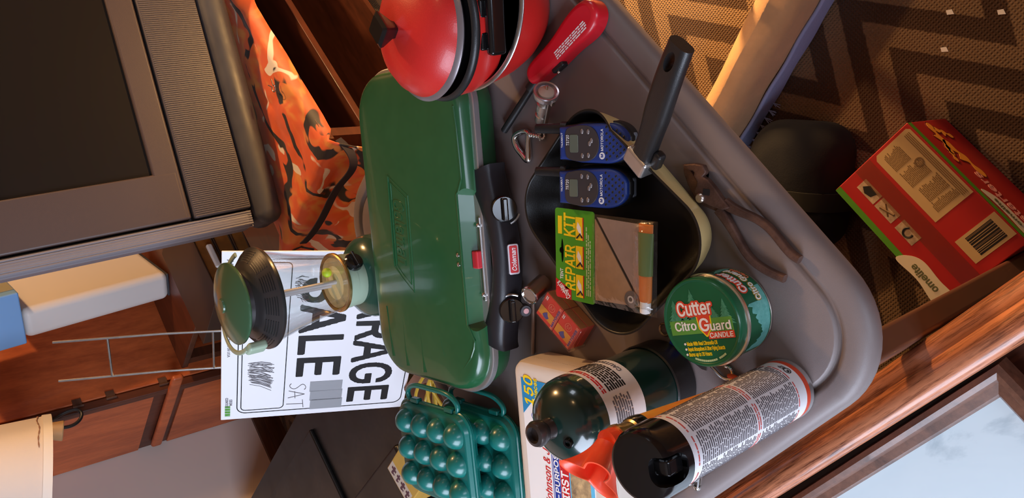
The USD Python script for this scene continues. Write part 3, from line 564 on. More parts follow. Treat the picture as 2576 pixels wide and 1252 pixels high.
bl = [(.079 * math.cos(a), .079 * math.sin(a), .276 + .016 * math.sin(max(0, 1) * (a - 1.0)) ) for a in np.radians(np.linspace(-20, 170, 40))]
obj(lan, 'bail_handle', sweep(np.array(bl), rr(.008, .004, .0019, 4)), PALE)
obj(lan, 'bail_grip', mv(rbox(-.012, -.007, -.016, .012, .007, .016, .005), (-.078, .016, .275), rz=80), PALE)
obj(lan, 'fuel_knob', mv(cat(lathe([(0, 0), (.0165, 0), (.0165, .008), (.014, .011), (0, .012)], 28), rbox(-.0155, -.003, .010, .0155, .003, .017, .002)), (.048 * math.cos(math.radians(-88)), .048 * math.sin(math.radians(-88)), .084), rx=90, rz=2), GLOSSBLACK)

# ---- two egg carriers, one on the other
TEAL = mat('teal_green_plastic', lin(16, 102, 94), 0.3, coat=0.15)
def egg_carrier(label, loc, rotz):
    t = thing('egg_carrier', label, 'egg carrier', loc, rotz, 'green egg carriers on the table')
    obj(t, 'rim', cat(loft_rr([(.158, .186, .03, .0235), (.161, .189, .031, .025), (.161, .189, .031, .0262), (.158, .186, .03, .0265)], 8), loft_rr([(.158, .186, .03, .0268), (.161, .189, .031, .0272), (.161, .189, .031, .0284), (.158, .186, .03, .03)], 8)), TEAL)
    obj(t, 'lower_shell', cat(loft_rr([(.118, .148, .02, .007), (.132, .16, .025, .009), (.150, .178, .028, .0235)], 8), *[mv(trimesh.creation.icosphere(2, 1.0), (x, y, .019), s=(.0195, .0205, .0188)) for x in (-.044, 0, .044) for y in (-.066, -.022, .022, .066)]), TEAL)
    obj(t, 'upper_shell', loft_rr([(.152, .18, .028, .03), (.147, .175, .027, .036), (.14, .168, .025, .0375)], 8), TEAL)
    for x in (-.045, 0, .045):
        for y in (-.0645, -.0215, .0215, .0645): obj(t, 'egg_cup', mv(trimesh.creation.icosphere(3, 1.0), (x, y, .033), s=(.0208, .0204, .0235)), TEAL)
    hp = spline([(.078, -.062, .027), (.094, -.064, .028), (.102, -.054, .029), (.107, -.02, .0295), (.107, .02, .0295), (.102, .054, .029), (.094, .064, .028), (.078, .062, .027)], 40)
    obj(t, 'handle', sweep(hp, rr(.0075, .008, .003, 4)), TEAL)
    obj(t, 'hinge', cat(rbox(.076, -.055, .022, .084, -.035, .033, .002), rbox(.076, .035, .022, .084, .055, .033, .002)), TEAL)
    return t
xr, ya = np.array([.743, -.669]), np.array([.669, .743])
c2 = np.array([.2535, .895]) - .0805 * xr + .0945 * ya; c1 = np.array([.288, .920]) - .0805 * xr + .0945 * ya
egg_low = egg_carrier('lower green plastic egg carrier, half under the other one', (*c2, TZ), -42)
copy_of(egg_low, 'egg_carrier', 'upper green plastic egg carrier showing rows of egg cups', (*c1, TZ + .0537), -40.5)

# ---- first aid kit
KITW = mat('ivory_plastic', lin(214, 200, 186), 0.4, coat=0.1)
ko = np.array([.308, .795]); kit = thing('first_aid_kit', 'ivory plastic first aid kit with a printed label on its lid', 'first aid kit', (*(ko - .125 * xr - .0825 * ya), TZ), -42)
obj(kit, 'case', loft_rr([(.238, .153, .016, 0), (.246, .161, .018, .004), (.25, .165, .02, .037), (.25, .165, .02, .0395)], 8), KITW)
obj(kit, 'lid', loft_rr([(.247, .162, .019, .0395), (.25, .165, .02, .0405), (.249, .164, .02, .053), (.244, .159, .018, .0585), (.236, .151, .015, .0602), (.22, .135, .012, .0605)], 8), KITW)
K = lambda m, x, y, ink, name: obj(kit, name, mv(m, (x, y, .0606)), ink, False)
K(ext(Polygon(rr(.212, .128, .003)), .0003), -.006, .002, PAPER, 'label')
K(ext(Polygon([(0, 0), (0, .05), (-.052, .05)]), .0005), .100, .016, mat('label_blue', lin(40, 135, 190), 0.45), 'label_corner')
K(mv(text('150', .017, .0005, True, .2), (0, 0, .0003)), .083, .052, YELLOWINK, 'lettering')
K(mv(text('pieces', .007, .0005, True, .1), (0, 0, .0003)), .088, .038, YELLOWINK, 'lettering')
K(mv(tube([(.0, 0, .0003), (.028, .014, .0003), (.05, .0, .0003)], .0005, 5), (0, 0, 0)), .02, .036, BLUEINK, 'label_line')
K(flat(.21, .0012), -.006, .016, BLUEINK, 'label_line')
K(mv(text('Johnson & Johnson', .0125, .0005, False, .3, width=.13), (0, 0, .0003)), -.012, .026, REDINK, 'lettering')
K(flat(.15, .012), -.035, .008, BLUEINK, 'label_band'); K(mv(text('ALL-PURPOSE', .008, .0005, True, width=.10), (0, 0, .0004)), -.04, .008, WHITEINK, 'lettering')
K(flat(.15, .017), -.035, -.007, REDINK, 'label_band'); K(mv(text('FIRST AID', .0125, .0005, True, width=.085), (0, 0, .0004)), -.026, -.007, WHITEINK, 'lettering')
K(ext(unary_union([sbox(-.012, -.004, .012, .004), sbox(-.004, -.012, .004, .012)]), .0006), -.09, .022, REDINK, 'red_cross')
K(flat(.16, .045), -.03, -.038, mat('sky_blue_ink', lin(96, 185, 225), 0.45), 'label_band')
PH = [mat(f'photo_print_{i}', lin(*a), 0.4, color2=lin(*b), scale=55) for i, (a, b) in enumerate([((222, 200, 205), (40, 36, 66)), ((214, 180, 130), (80, 66, 60)), ((120, 165, 200), (30, 40, 70))])]
for q, x in enumerate((.02, -.035, -.085)): K(mv(flat(.044, .036), (0, 0, .0004)), x, -.036, PH[q % 3], 'label_picture')
K(mv(text('KIT', .010, .0005, True), (0, 0, .0006)), .062, -.028, WHITEINK, 'lettering'); K(mv(prints(.05, .02, 4, 3), (0, 0, .0006)), .062, -.046, BLUEINK, 'fine_print')

# ---- propane cylinder
DG = mat('dark_green_enamel', lin(18, 44, 40), 0.2, coat=0.5)
pro = thing('propane_cylinder', 'dark green propane cylinder with paper label, in a black foot', 'gas cylinder', (.157, .6395, TZ))
obj(pro, 'body', lathe([(0, .010), (.044, .010), (.048, .016), (.049, .024), (.049, .168), (.0475, .178), (.042, .189), (.032, .1975), (.02, .202), (.012, .2035), (0, .2035)], 64), DG)
obj(pro, 'foot', lathe([(0, 0), (.0495, 0), (.0515, .003), (.0515, .036), (.0498, .038), (.0498, .01), (0, .01)], 64), BLACK)
obj(pro, 'valve', lathe([(0, .2), (.0125, .2), (.0115, .206), (.0105, .212), (.0128, .215), (.0142, .219), (.0145, .224), (.0128, .228), (.009, .2295), (.008, .224), (0, .224)], 28), mat('dark_valve', lin(70, 62, 60), 0.3, 0.5))
obj(pro, 'relief_valve', cat(mv(lathe([(.003, 0), (.0055, 0), (.0055, .004), (.003, .004), (.003, 0)], 16), (-.0245, -.010, .199), rx=0, ry=-18)), GLOSSBLACK)
LAB = mat('label_paper', lin(228, 220, 216), 0.55, bump=0.25, bscale=35)
lab = lathe([(.0491, .098), (.0494, .098), (.0494, .160), (.0491, .160), (.0491, .098)], 72); obj(pro, 'label', lab, LAB)
PR = .0495; zA = -100
def P(m, a, z, ink, name): obj(pro, name, wrap(m, PR, a, z), ink, False)
P(prints(.075, .030, 8, 21), -48, .131, BLACKINK, 'fine_print'); P(prints(.075, .007, 2, 22), -48, .1525, REDINK, 'fine_print')
P(prints(.055, .04, 11, 23), -150, .132, GREYINK, 'fine_print'); P(text('CAUTION', .006, .0003, True), -48, .108, GREYINK, 'lettering')
P(prints(.03, .03, 8, 24), -115, .134, GREYINK, 'fine_print')

# ---- wasp spray can with black cap
spray = thing('spray_can', 'white-labelled spray can with black cap, nearest the table corner', 'spray can', (.060, .503, TZ))
obj(spray, 'body', lathe([(0, .004), (.029, .003), (.031, 0), (.0335, .002), (.0338, .005), (.0328, .008), (.0328, .232), (0, .232)], 64), mat('can_metal', (0.72, 0.71, 0.72), 0.28, 0.9))
obj(spray, 'red_band', lathe([(.0327, .0085), (.03295, .0085), (.03295, .0165), (.0327, .0165), (.0327, .0085)], 64), mat('red_orange_print', lin(205, 66, 34), 0.4))
obj(spray, 'label', lathe([(.0327, .0165), (.0331, .0165), (.0331, .2235), (.0327, .2235), (.0327, .0165)], 72), mat('can_label', lin(226, 222, 224), 0.4))
SR = .0332
def Q(m, a, z, ink, name): obj(spray, name, wrap(m, SR, a, z, .0045), ink, False)
DIMINK = mat('dim_ink', lin(92, 84, 88), 0.6)
for k, a in enumerate((-170, -116, -62, -8)):
    Q(prints(.0295, .093, 30, 31 + k, .6, .0002, False), a, .163, DIMINK, 'fine_print'); Q(prints(.0295, .07, 23, 41 + k, .6, .0002, False), a, .071, DIMINK, 'fine_print')
for z, k in ((.0335, 1), (.110, 2), (.1135, 3), (.2145, 4)):
    for a in (-170, -116, -62, -8): Q(prints(.027, .0026, 1, 50 + k + a % 7, .8, .0002, False), a, z, mat('pinkish_red_ink', lin(196, 88, 84), 0.5), 'fine_print')
Q(cat(ext(Point(0, 0).buffer(.0045).difference(Point(0, 0).buffer(.0036)), .0003), prints(.005, .004, 3, 61)), -70, .0245, BLACKINK, 'can_mark'); Q(prints(.009, .007, 4, 62), -58, .0245, GREYINK, 'fine_print')
capm = lathe([(0, .2235), (.0345, .2235), (.0345, .2255), (.0342, .246), (.0335, .253), (.031, .258), (.027, .2595), (0, .2595)], 64)
fd = math.radians(188); fx, fy = math.cos(fd), math.sin(fd)
cutter = mv(rbox(-.030, -.0125, 0.229, .0, .0125, .29, .01), (.040 * fx - 0, .040 * fy, 0), rz=188)
cutter = mv(rbox(.012, -.0135, .232, .06, .0125, .30, .010), (0, 0, 0), rz=-125)
obj(spray, 'cap', cut(capm, cutter), GLOSSBLACK, 40)
obj(spray, 'trigger', mv(rbox(.010, -.0085, .226, .0275, .0085, .252, .004), rz=-125), GLOSSBLACK)

# ---- air horn behind the spray can
horn = thing('air_horn', 'orange-labelled air horn with brass collar and red-orange plastic trumpet, behind the spray can', 'air horn', (.0805, .559, TZ + .0025), (-5.4, 6.3, 0))
obj(horn, 'canister', lathe([(0, 0), (.0185, 0), (.0195, .003), (.0195, .15), (.019, .160), (.0185, .166), (0, .166)], 48), mat('orange_label', lin(232, 118, 44), 0.4, color2=lin(214, 168, 60), scale=30))
obj(horn, 'shoulder', lathe([(.016, .155), (.0203, .155), (.0205, .164), (.019, .169), (.016, .168), (.016, .155)], 48), GLOSSBLACK)
obj(horn, 'collar', lathe([(0, .166), (.0185, .166), (.0185, .169), (.0165, .171), (.0165, .185), (.018, .187), (.018, .191), (0, .191)], 40), mat('brass_collar', (0.55, 0.42, 0.2), 0.3, 1.0))
def lobed(r0, r1, z0, z1, th, n=72, m=14):
    out = []; inn = []
    for k in range(m):
        t = k / (m - 1); a = np.linspace(0, 2 * math.pi, n, endpoint=False); lob = 1 + (.42 * t ** 1.2) * np.cos(3 * (a - math.radians(35))); R = (r0 + (r1 - r0) * t ** 1.7) * lob
        out.append(np.c_[R * np.cos(a), R * np.sin(a), np.full(n, z0 + (z1 - z0) * t)]); inn.append(np.c_[(R - th) * np.cos(a), (R - th) * np.sin(a), np.full(n, z0 + (z1 - z0) * t + (.004 if k == 0 else 0))])
    m_ = loft(out + inn[::-1]); m_.fix_normals(); return m_
HORN = mat('red_orange_plastic', lin(232, 74, 40), 0.4, coat=0.1)
obj(horn, 'trumpet', cat(lathe([(0, .19), (.0150, .19), (.0160, .194), (.0158, .203), (0, .206)], 32), mv(lobed(.0145, .027, 0, .036, .003), (-.002, .002, .2015), rx=-14, ry=-34)), HORN, 50)

# ---- citronella candle tin
TIN = mat('tin_green', lin(18, 92, 58), 0.3, coat=0.2)
FIR = mat('fir_print', lin(80, 150, 120), 0.4, color2=lin(40, 112, 80), scale=220); AQUA = mat('aqua_print', lin(120, 190, 180), 0.4, color2=lin(84, 160, 150), scale=160)
tin = thing('candle_tin', 'round green tin of citronella candle with its lid on', 'candle tin', (.1615, .4955, TZ), 0)
obj(tin, 'body', lathe([(0, .002), (.046, .002), (.0478, 0), (.0492, .0015), (.0488, .004), (.0488, .05), (0, .05)], 72), TIN)
RIMM = mat('tin_rim', (0.78, 0.74, 0.66), 0.25, 1.0)
obj(tin, 'rim', cat(lathe([(.0485, .0462), (.0508, .0466), (.0522, .0488), (.0516, .0512), (.0498, .0522), (.0485, .0522), (.0485, .0462)], 72), lathe([(.0484, .0003), (.0494, .0003), (.0497, .0012), (.0491, .0026), (.0484, .0026), (.0484, .0003)], 72)), RIMM)
obj(tin, 'lid', lathe([(0, .05), (.0498, .05), (.0498, .061), (.0492, .0635), (.0478, .0648), (.0462, .0645), (.0452, .0638), (0, .0638)], 72), TIN)
TA = -22   # the lid's writing reads along this direction
def lidp(m, x, y, ink, name, dz=0):
    obj(tin, name, mv(mv(m, (x, y, .0639 + dz)), rz=-120.5), ink, False)
def fir(h, w, seed):
    rng = random.Random(seed); pts = [(0, h)]; L = []; Rr = []
    for i in range(1, 9):
        y = h * (1 - i / 8.5); xw = w * i / 8 * rng.uniform(.8, 1.1); Rr += [(xw, y), (xw * .55, y + h * .03)]; L += [(-xw, y), (-xw * .55, y + h * .03)]
    return Polygon(pts + Rr + L[::-1]).buffer(0)
disc = Point(0, 0).buffer(.0448)
for x, y, h, w, sd in ((-.006, -.002, .040, .013, 1), (-.031, -.006, .034, .014, 2), (.018, -.006, .022, .016, 3), (.033, -.006, .030, .012, 4), (-.018, -.006, .02, .014, 5)):
    lidp(ext(affinity.translate(fir(h, w, sd), x, y).intersection(disc), .00025), 0, 0, FIR, 'fir_print')
def outlined(putter, s, h, width, x, y, ink, rim, grow, name='lettering', shear=0.0):
    t = text(s, h, .0005, True, shear, width); putter(outline(t, grow, .0004), x, y, rim, name, .0002); putter(t, x, y, ink, name, .0005)
outlined(lidp, 'Cutter', .0145, .045, -.0045, .0165, WHITEINK, mat('orange_red_ink', lin(214, 70, 44), 0.45), .0019)
band = sbox(-.041, -.012, .04, .004).intersection(disc); lidp(ext(band, .0002), 0, 0, mat('lime_band', lin(90, 150, 60), 0.45), 'lid_band', .0001)
sh = Polygon([(-.007, .008), (0, .0095), (.009, .008), (.008, -.006), (.001, -.0145), (-.006, -.006)])
lidp(ext(sh.buffer(.0016), .0003), .004, 0, YELLOWINK, 'shield', .0002); lidp(ext(sh, .0003), .004, 0, mat('orange_red_ink', lin(214, 70, 44), 0.45), 'shield', .0005)
lidp(text('Citro', .0095, .0005, True, width=.0285), -.0205, -.0025, WHITEINK, 'lettering', .0004)
lidp(text('G', .0135, .0005, True), .0045, -.0025, WHITEINK, 'lettering', .0008); lidp(text('uard', .0095, .0005, True, width=.026), .0245, -.0045, WHITEINK, 'lettering', .0006)
lidp(ext(sbox(-.0165, -.004, .0165, .004), .0003), .0232, -.0148, mat('orange_red_ink', lin(214, 70, 44), 0.45), 'lid_band', .0001); lidp(text('CANDLE', .0052, .0004, True, width=.029), .0232, -.0148, WHITEINK, 'lettering', .0003)
for q, s in enumerate(('Made With Real Citronella Oil', 'Repels Mosquitoes & Other Flying Insects', 'Burns up to 20 Hours')):
    w_ = (.040, .048, .030)[q]; lidp(text(s, .0042, .0004, True, width=w_), -.024 + w_ / 2, -.0225 - .0060 * q, YELLOWINK, 'lettering'); lidp(ext(Point(0, 0).buffer(.0013), .0004), -.0265, -.0225 - .0060 * q, WHITEINK, 'bullet')
for k in range(16):
    a = math.radians(-112 + 3.6 * k); 
    if k not in (11,): lidp(mv(bx(-.0012, -.0011, 0, .0012, .0011, .0004), (.0425 * math.cos(a), .0425 * math.sin(a), 0), rz=math.degrees(a) + 90), 0, 0, mat('pale_lime_ink', lin(170, 190, 140), 0.5), 'fine_print')
TR = .0489
def tb(m, a, z, ink, name, dr=0): obj(tin, name, wrap(mv(m, (0, 0, dr)), TR, a, z, .004), ink, False)
def tbo(m, x, y, ink, name, dr): tb(m, x, y, ink, name, dr)
outlined(tbo, 'Cutter', .0115, .037, -70, .0345, WHITEINK, mat('orange_red_ink', lin(214, 70, 44), 0.45), .0017)
outlined(tbo, 'Citro Guard', .0085, .052, -76, .0175, WHITEINK, mat('gold_ink', lin(170, 140, 60), 0.5), .0011)
tb(text('Candle', .0055, .0004, True, width=.024), -60, .0085, mat('orange_ink2', lin(225, 120, 80), 0.5), 'lettering', .0003)
rng = random.Random(9)
def ragged(w, h, seed):
    r = random.Random(seed); x = -w / 2; top = [(-w / 2, -h / 2)]
    while x < w / 2: top.append((x, -h / 2 + h * (.35 + .65 * min(1, abs(x + w * .1) / w * 2)) * r.uniform(.75, 1))); x += .0022
    return Polygon(top + [(w / 2, -h / 2)]).buffer(0)
tb(ext(ragged(.060, .040, 3), .00025), -142, .0245, AQUA, 'aqua_patch'); tb(ext(ragged(.03, .026, 4), .00025), -104, .0165, AQUA, 'aqua_patch'); tb(ext(ragged(.03, .036, 6), .00025), -24, .022, AQUA, 'aqua_patch')

# ---- square frying pan
PANIN = mat('nonstick_black', lin(26, 23, 21), 0.4, bump=0.15, bscale=500, var=0.2, scale=30)
CREAM = mat('cream_enamel', lin(214, 188, 128), 0.35)
pan = thing('frying_pan', 'rectangular black nonstick frying pan with cream outside and upright black handle', 'frying pan', (.331, .5255, TZ), 1)
pw, pd, pr, ph = .246, .206, .056, .058
def waist(m):
    v = m.vertices; k = np.exp(-((v[:, 0] - .032) / .052) ** 2) * np.clip(v[:, 2] / ph, 0, 1) * np.clip(-v[:, 1] / (pd / 2), 0, 1) ** 3
    v[:, 1] += .022 * k; return m
def pan_rings(specs, caps): return waist(loft_rr([(pw - 2 * d, pd - 2 * d, pr - d * .9, z) for d, z in specs], 20, caps))
obj(pan, 'outer_wall', pan_rings([(.030, 0), (.024, .0015), (.0175, .008), (.010, .024), (.004, .042), (.001, ph - .002)], (True, False)), CREAM, 50)
obj(pan, 'inner_wall', pan_rings([(.0012, ph - .0022), (-.0006, ph - .0014), (-.0006, ph - .0004), (.0012, ph), (.003, ph - .0012), (.008, .040), (.0155, .022), (.023, .0095), (.030, .0062), (.040, .005)], (False, True)), PANIN, 50)
hx, hy = .014, -pd / 2 + .0185
obj(pan, 'ferrule', mv(rbox(-.0175, -.020, -.0115, .0175, .004, .0115, .004), (hx, hy, .050), rx=-20), mat('ferrule_metal', (0.66, 0.64, 0.62), 0.3, 0.9))
path = np.array([(hx, hy - .014, .054), (hx, hy - .04, .066), (hx + .002, hy - .075, .082), (hx + .004, hy - .108, .097), (hx + .006, hy - .138, .109), (hx + .008, hy - .163, .117)])
hnd = sweep(spline(path, 30), rr(.029, .021, .0085, 6), [(1.0 - .12 * math.sin(math.pi * min(1, i / 12)) + .12 * math.sin(math.pi * i / 29) , 1 - .25 * i / 29) for i in range(30)])
hole = mv(trimesh.creation.cylinder(radius=1, height=.05, sections=24), (hx + .007, hy - .145, .111), rx=-22, s=(.0062, .012, 1))
obj(pan, 'handle', cut(hnd, hole), BLACK, 50)
obj(pan, 'hook_lug', mv(rbox(-.006, -.012, -.006, .006, .012, .006, .004), (hx - .019, hy - .026, .056), rx=-24), BLACK)

# ---- two blue walkie-talkies in the pan
BLUE = mat('blue_plastic', lin(32, 56, 128), 0.4, bump=0.1, bscale=1200)
def radio(label, loc, rot):
    t = thing('walkie_talkie', label, 'two-way radio', loc, rot, 'blue two-way radios in the frying pan')
    def RO(t, nm, m, mt, smooth=35, **k): return obj(t, nm, mv(m, s=(1, .84, 1)), mt, smooth, **k)
    # y runs from the foot to the antenna; face up
    def shape(g, n=64):
        ys = np.linspace(-.055, .055, 40); out = []
        def half(y):
            if y < -.02: return .0255 * math.sqrt(max(0, 1 - ((y + .02) / .036) ** 2)) ** .85
            if y < .02: return .0255 - .001 * (y + .02) / .04
            return .0245 - .0035 * math.sin(min(1, (y - .02) / .03) * math.pi / 2)
        L = [(-half(y), y) for y in ys]; R = [(half(y), y) for y in ys]
        return Polygon(R + L[::-1]).buffer(-g).buffer(.0001)
    RO(t, 'body', soft_ext(shape(-.0008), .022, .006, 0), BLACK, 50)
    RO(t, 'front', soft_ext(shape(.0015), .008, .004, .0215), BLUE, 50)
    RO(t, 'control_panel', soft_ext(Polygon(np.vstack([spline([(-.017, .040), (.0, .043), (.017, .040), (.0205, .03), (.0215, .012), (.016, -.004), (.0, -.0105), (-.016, -.004), (-.0215, .012), (-.0205, .03)], 60, True)])), .0022, .0008, .0288), mat('panel_grey', lin(62, 54, 54), 0.35), 50)
    RO(t, 'display', soft_ext(Polygon(rr(.0215, .0135, .002)), .0007, .0004, .0310).apply_translation([.0, .0285, 0]), mat('lcd_grey', lin(98, 102, 88), 0.2), 50)
    for x, y in ((.0145, .0155), (-.0145, .0155), (.014, .006), (-.014, .006), (0, .004), (.0035, .001)): RO(t, 'button', mv(trimesh.creation.icosphere(2, 1.0), (x, y, .0312), s=(.0032, .0024, .0012)), mat('button_silver', lin(150, 140, 138), 0.3, 0.5))
    dots = []
    for r in range(6):
        for q in range(6):
            x, y = -.019 + .0076 * q + (.0038 if r % 2 else 0), -.0215 - .0052 * r
            if shape(.006).contains(Point(x, y)): dots.append(mv(trimesh.creation.icosphere(1, 1.0), (x, y, .0295), s=(.0017, .0017, .0007)))
    RO(t, 'speaker_hole', cat(*dots), BLACK, label='black speaker holes', kind='stuff')
    RO(t, 'lettering', mv(text('MOTOROLA', .0036, .0003, True, .1, width=.026), (.004, -.0145, .0296)), WHITEINK, False)
    RO(t, 'emblem', mv(ext(Point(0, 0).buffer(.0042), .0004), (-.0145, -.0145, .0296)), WHITEINK, False)
    RO(t, 'emblem_mark', mv(text('M', .0036, .0003, True), (-.0145, -.0145, .0301)), BLUEINK, False)
    RO(t, 'lettering', mv(text('T5720', .0042, .0003, True, .1, width=.0125), (.004, .0385, .0312)), WHITEINK, False)
    RO(t, 'lettering', mv(text('TALKABOUT', .0026, .0003, True, width=.018), (.004, .0485, .0297)), WHITEINK, False)
    RO(t, 'antenna', tube([(.0175, .05, .012), (.0175, .062, .013), (.0175, .10, .0135)], [.0075, .0068, .006], 14), BLACK)
    RO(t, 'antenna_collar', tube([(.0175, .049, .012), (.0175, .058, .013)], .0085, 14), BLACK)
    RO(t, 'belt_clip', rbox(-.012, -.056, .002, .012, -.048, .014, .003), mat('smoky_clip', lin(120, 125, 135), 0.3))
    return t
rd = radio('blue walkie-talkie at the handle side of the pan, nearest the corkscrew key ring', (.412, .472, TZ + .033), (17, 0, -46))
copy_of(rd, 'walkie_talkie', 'blue walkie-talkie overlapping the green repair kit card', (.376, .512, TZ + .033), (17, 0, -46))

# ---- tent repair kit across the corner of the pan
rk = thing('repair_kit', 'tent repair kit: green card, clear bag of tan patches and an orange glue tube', 'repair kit', (.3325, .591, TZ + .0585), -46.5)
cardg = mat('card_green', lin(74, 150, 34), 0.4, coat=0.1)
hang = unary_union([affinity.scale(Point(0, 0).buffer(1), .0155, .0026), Point(0, .0012).buffer(.0042)])
obj(rk, 'card', ext(Polygon(rr(.117, .066, .004)).difference(affinity.translate(hang, .004, .0215)), .0012), cardg, False)
Rk = lambda m, x, y, ink, nm, z=.0013: obj(rk, nm, mv(m, (x, y, z)), ink, False)
Rk(text('REPAIR', .0165, .0004, True, .05, width=.058), -.0165, .0075, YELLOWINK, 'lettering'); Rk(text('KIT', .0185, .0004, True, .05, width=.030), .0385, .008, YELLOWINK, 'lettering')
Rk(text('TENT', .0048, .0004, True, width=.014), -.0265, .0225, WHITEINK, 'lettering'); Rk(ext(sbox(-.0115, -.0035, .0115, .0035), .0003), .037, .0245, YELLOWINK, 'card_panel')
Rk(ext(Polygon([(-.0585, .033), (-.0585, .018), (-.0585, .006), (-.046, .006), (-.0335, .033)]).intersection(Polygon(rr(.117, .066, .004))), .0004), 0, 0, REDINK, 'card_corner')
Rk(mv(text("Coghlan's", .0075, .0004, True, .3, width=.027), rz=47), -.0475, .0195, WHITEINK, 'lettering', .0018)
for q, x in enumerate((-.0385, -.0015, .035)):
    Rk(ext(sbox(-.0145, -.006, .0145, .006), .0003), x, -.0085, YELLOWINK, 'card_panel'); Rk(flat(.029, .0014), x, -.0150, REDINK, 'card_line')
    Rk(ext(Polygon([(-.008, -.004), (.002, -.003), (.0085, .002), (.001, .004), (-.004, .001)]), .0003), x, -.0085, WHITEINK, 'card_picture', .0017); Rk(tube([(-.012, .004, 0), (-.006, -.002, 0), (-.011, -.005, 0)], .0011, 5), x, -.0085, BLACKINK, 'card_picture', .0018)
Rk(prints(.098, .009, 3, 71), .0, -.0235, mat('pale_lime_ink', lin(170, 190, 140), 0.5), 'fine_print')
nd = {'t': ('transparent_bsdf', dict(color=(.93, .92, .9))), 'g': ('glossy_bsdf', dict(roughness=0.14, color=(.9, .9, .9))), 'tc': ('texture_coordinate', {}), 'n': ('noise_texture', dict(scale=38.0, detail=3.0)), 'b': ('bump', dict(strength=0.8, distance=0.003)), 'f': ('layer_weight', dict(blend=0.3)), 'pw': ('math', dict(math_type='multiply_add', value2=0.4, value3=0.05)), 'm': ('mix_closure', {})}
BAG = usdkit.material(stage, W + '/Looks/clear_bag', nd, [('tc.object', 'n.vector'), ('n.fac', 'b.height'), ('b.normal', 'g.normal'), ('t.BSDF', 'm.closure1'), ('g.BSDF', 'm.closure2'), ('f.facing', 'pw.value1'), ('pw.value', 'm.fac')], surface='m.closure')
def bag():
    nu, nv = 24, 22; V = []
    for i in range(nu):
        for j in range(nv):
            x, y = -.056 + .112 * i / (nu - 1), -.0315 - .097 * j / (nv - 1); e = min(1, i / 3, (nu - 1 - i) / 3, (nv - 1 - j) / 3, .3 + j / 4)
            V.append((x, y, .0015 + .0038 * e + (.006 * math.exp(-((y + .113) / .010) ** 2) if 1 < i < nu - 2 else 0) + .0012 * meshkit.fbm(np.array([x * 60, y * 60, 0]), 2) * e))
    V = np.array(V); q = np.arange(nu * nv).reshape(nu, nv); return trimesh.Trimesh(V, np.vstack([np.c_[q[:-1, :-1].ravel(), q[1:, 1:].ravel(), q[1:, :-1].ravel()], np.c_[q[:-1, :-1].ravel(), q[:-1, 1:].ravel(), q[1:, 1:].ravel()]]), process=False)
obj(rk, 'clear_bag', bag(), BAG, True)
PATCH = mat('tan_patch', lin(176, 140, 108), 0.7, var=0.18, scale=60)
obj(rk, 'patch', ext(Polygon([(-.052, -.034), (.050, -.034), (-.048, -.104)]), .0012, -.0002), PATCH, False)
obj(rk, 'patch', ext(Polygon([(.052, -.036), (.050, -.102), (-.046, -.106)]), .0012, -.0016), mat('mauve_patch', lin(160, 138, 132), 0.7, var=0.12, scale=60), False)
obj(rk, 'washer', mv(ext(Point(0, 0).buffer(.0045).difference(Point(0, 0).buffer(.0026)), .0008), (-.041, -.090, .0012)), mat('washer_grey', lin(205, 200, 200), 0.4), False)
obj(rk, 'washer_backing', mv(ext(Point(0, 0).buffer(.0105), .0006), (-.041, -.091, .0009)), mat('backing_grey', lin(98, 88, 88), 0.7), False)
OR = mat('orange_tube', lin(205, 118, 52), 0.35)
obj(rk, 'glue_tube', loft([np.c_[np.full(20, x), -.113 + sy * np.cos(t), .003 + sz * np.sin(t)] for t in [np.linspace(0, 2 * math.pi, 20, endpoint=False)] for x, sy, sz in ((-.040, .007, .0055), (-.036, .0085, .0055), (.02, .0095, .0045), (.052, .0105, .0012))]), OR)
obj(rk, 'tube_label', loft([np.c_[np.full(20, x), -.113 + sy * np.cos(t), .003 + sz * np.sin(t)] for t in [np.linspace(0, 2 * math.pi, 20, endpoint=False)] for x, sy, sz in ((-.008, .0093, .0058), (-.0079, .0096, .0062), (.02, .0102, .0054), (.0419, .0109, .0035), (.042, .0107, .0031))]), mat('tube_label_green', lin(96, 118, 66), 0.4))
obj(rk, 'tube_cap', mv(lathe([(0, 0), (.0065, 0), (.0065, .013), (.0055, .014), (0, .014)], 20), (-.039, -.113, .003), ry=-90), mat('white_plastic', lin(230, 226, 222), 0.4))

# ---- red cookware stacked by the stove's far corner
REDE = mat('red_enamel', lin(196, 36, 32), 0.36, coat=0.12, bump=0.12, bscale=700)
REDG = mat('red_enamel_rim', lin(190, 48, 52), 0.3, coat=0.3)
pc = np.array([.659, .469])
rp = thing('red_pan', 'red enamel pan with a bright steel rim, at the bottom of the red cookware', 'pan', (*pc, TZ))
obj(rp, 'body', lathe([(0, 0), (.056, 0), (.062, .004), (.076, .022), (.0885, .045), (.0965, .066), (.1035, .093), (.1005, .093), (.0935, .066), (.0855, .045), (.058, .012), (0, .008)], 72), REDE, 60)
obj(rp, 'steel_rim', lathe([(.1015, .0905), (.1055, .0915), (.107, .094), (.1055, .0963), (.1015, .0965), (.1015, .0905)], 72), STEEL, 60)
po = thing('red_pot', 'red pot with a black rim and black side grip, nested in the steel-rimmed pan', 'pot', (.660, .484, TZ + .050), (-9, 0, 0))
obj(po, 'body', lathe([(0, 0), (.058, 0), (.066, .006), (.083, .032), (.0925, .041), (.0965, .082), (.093, .082), (.088, .041), (.079, .032), (.062, .01), (0, .006)], 72), REDE, 60)
obj(po, 'black_rim', lathe([(.092, .079), (.0975, .0795), (.1000, .083), (.0985, .0885), (.0935, .090), (.091, .087), (.092, .079)], 72), BLACK, 60)
ga = 217
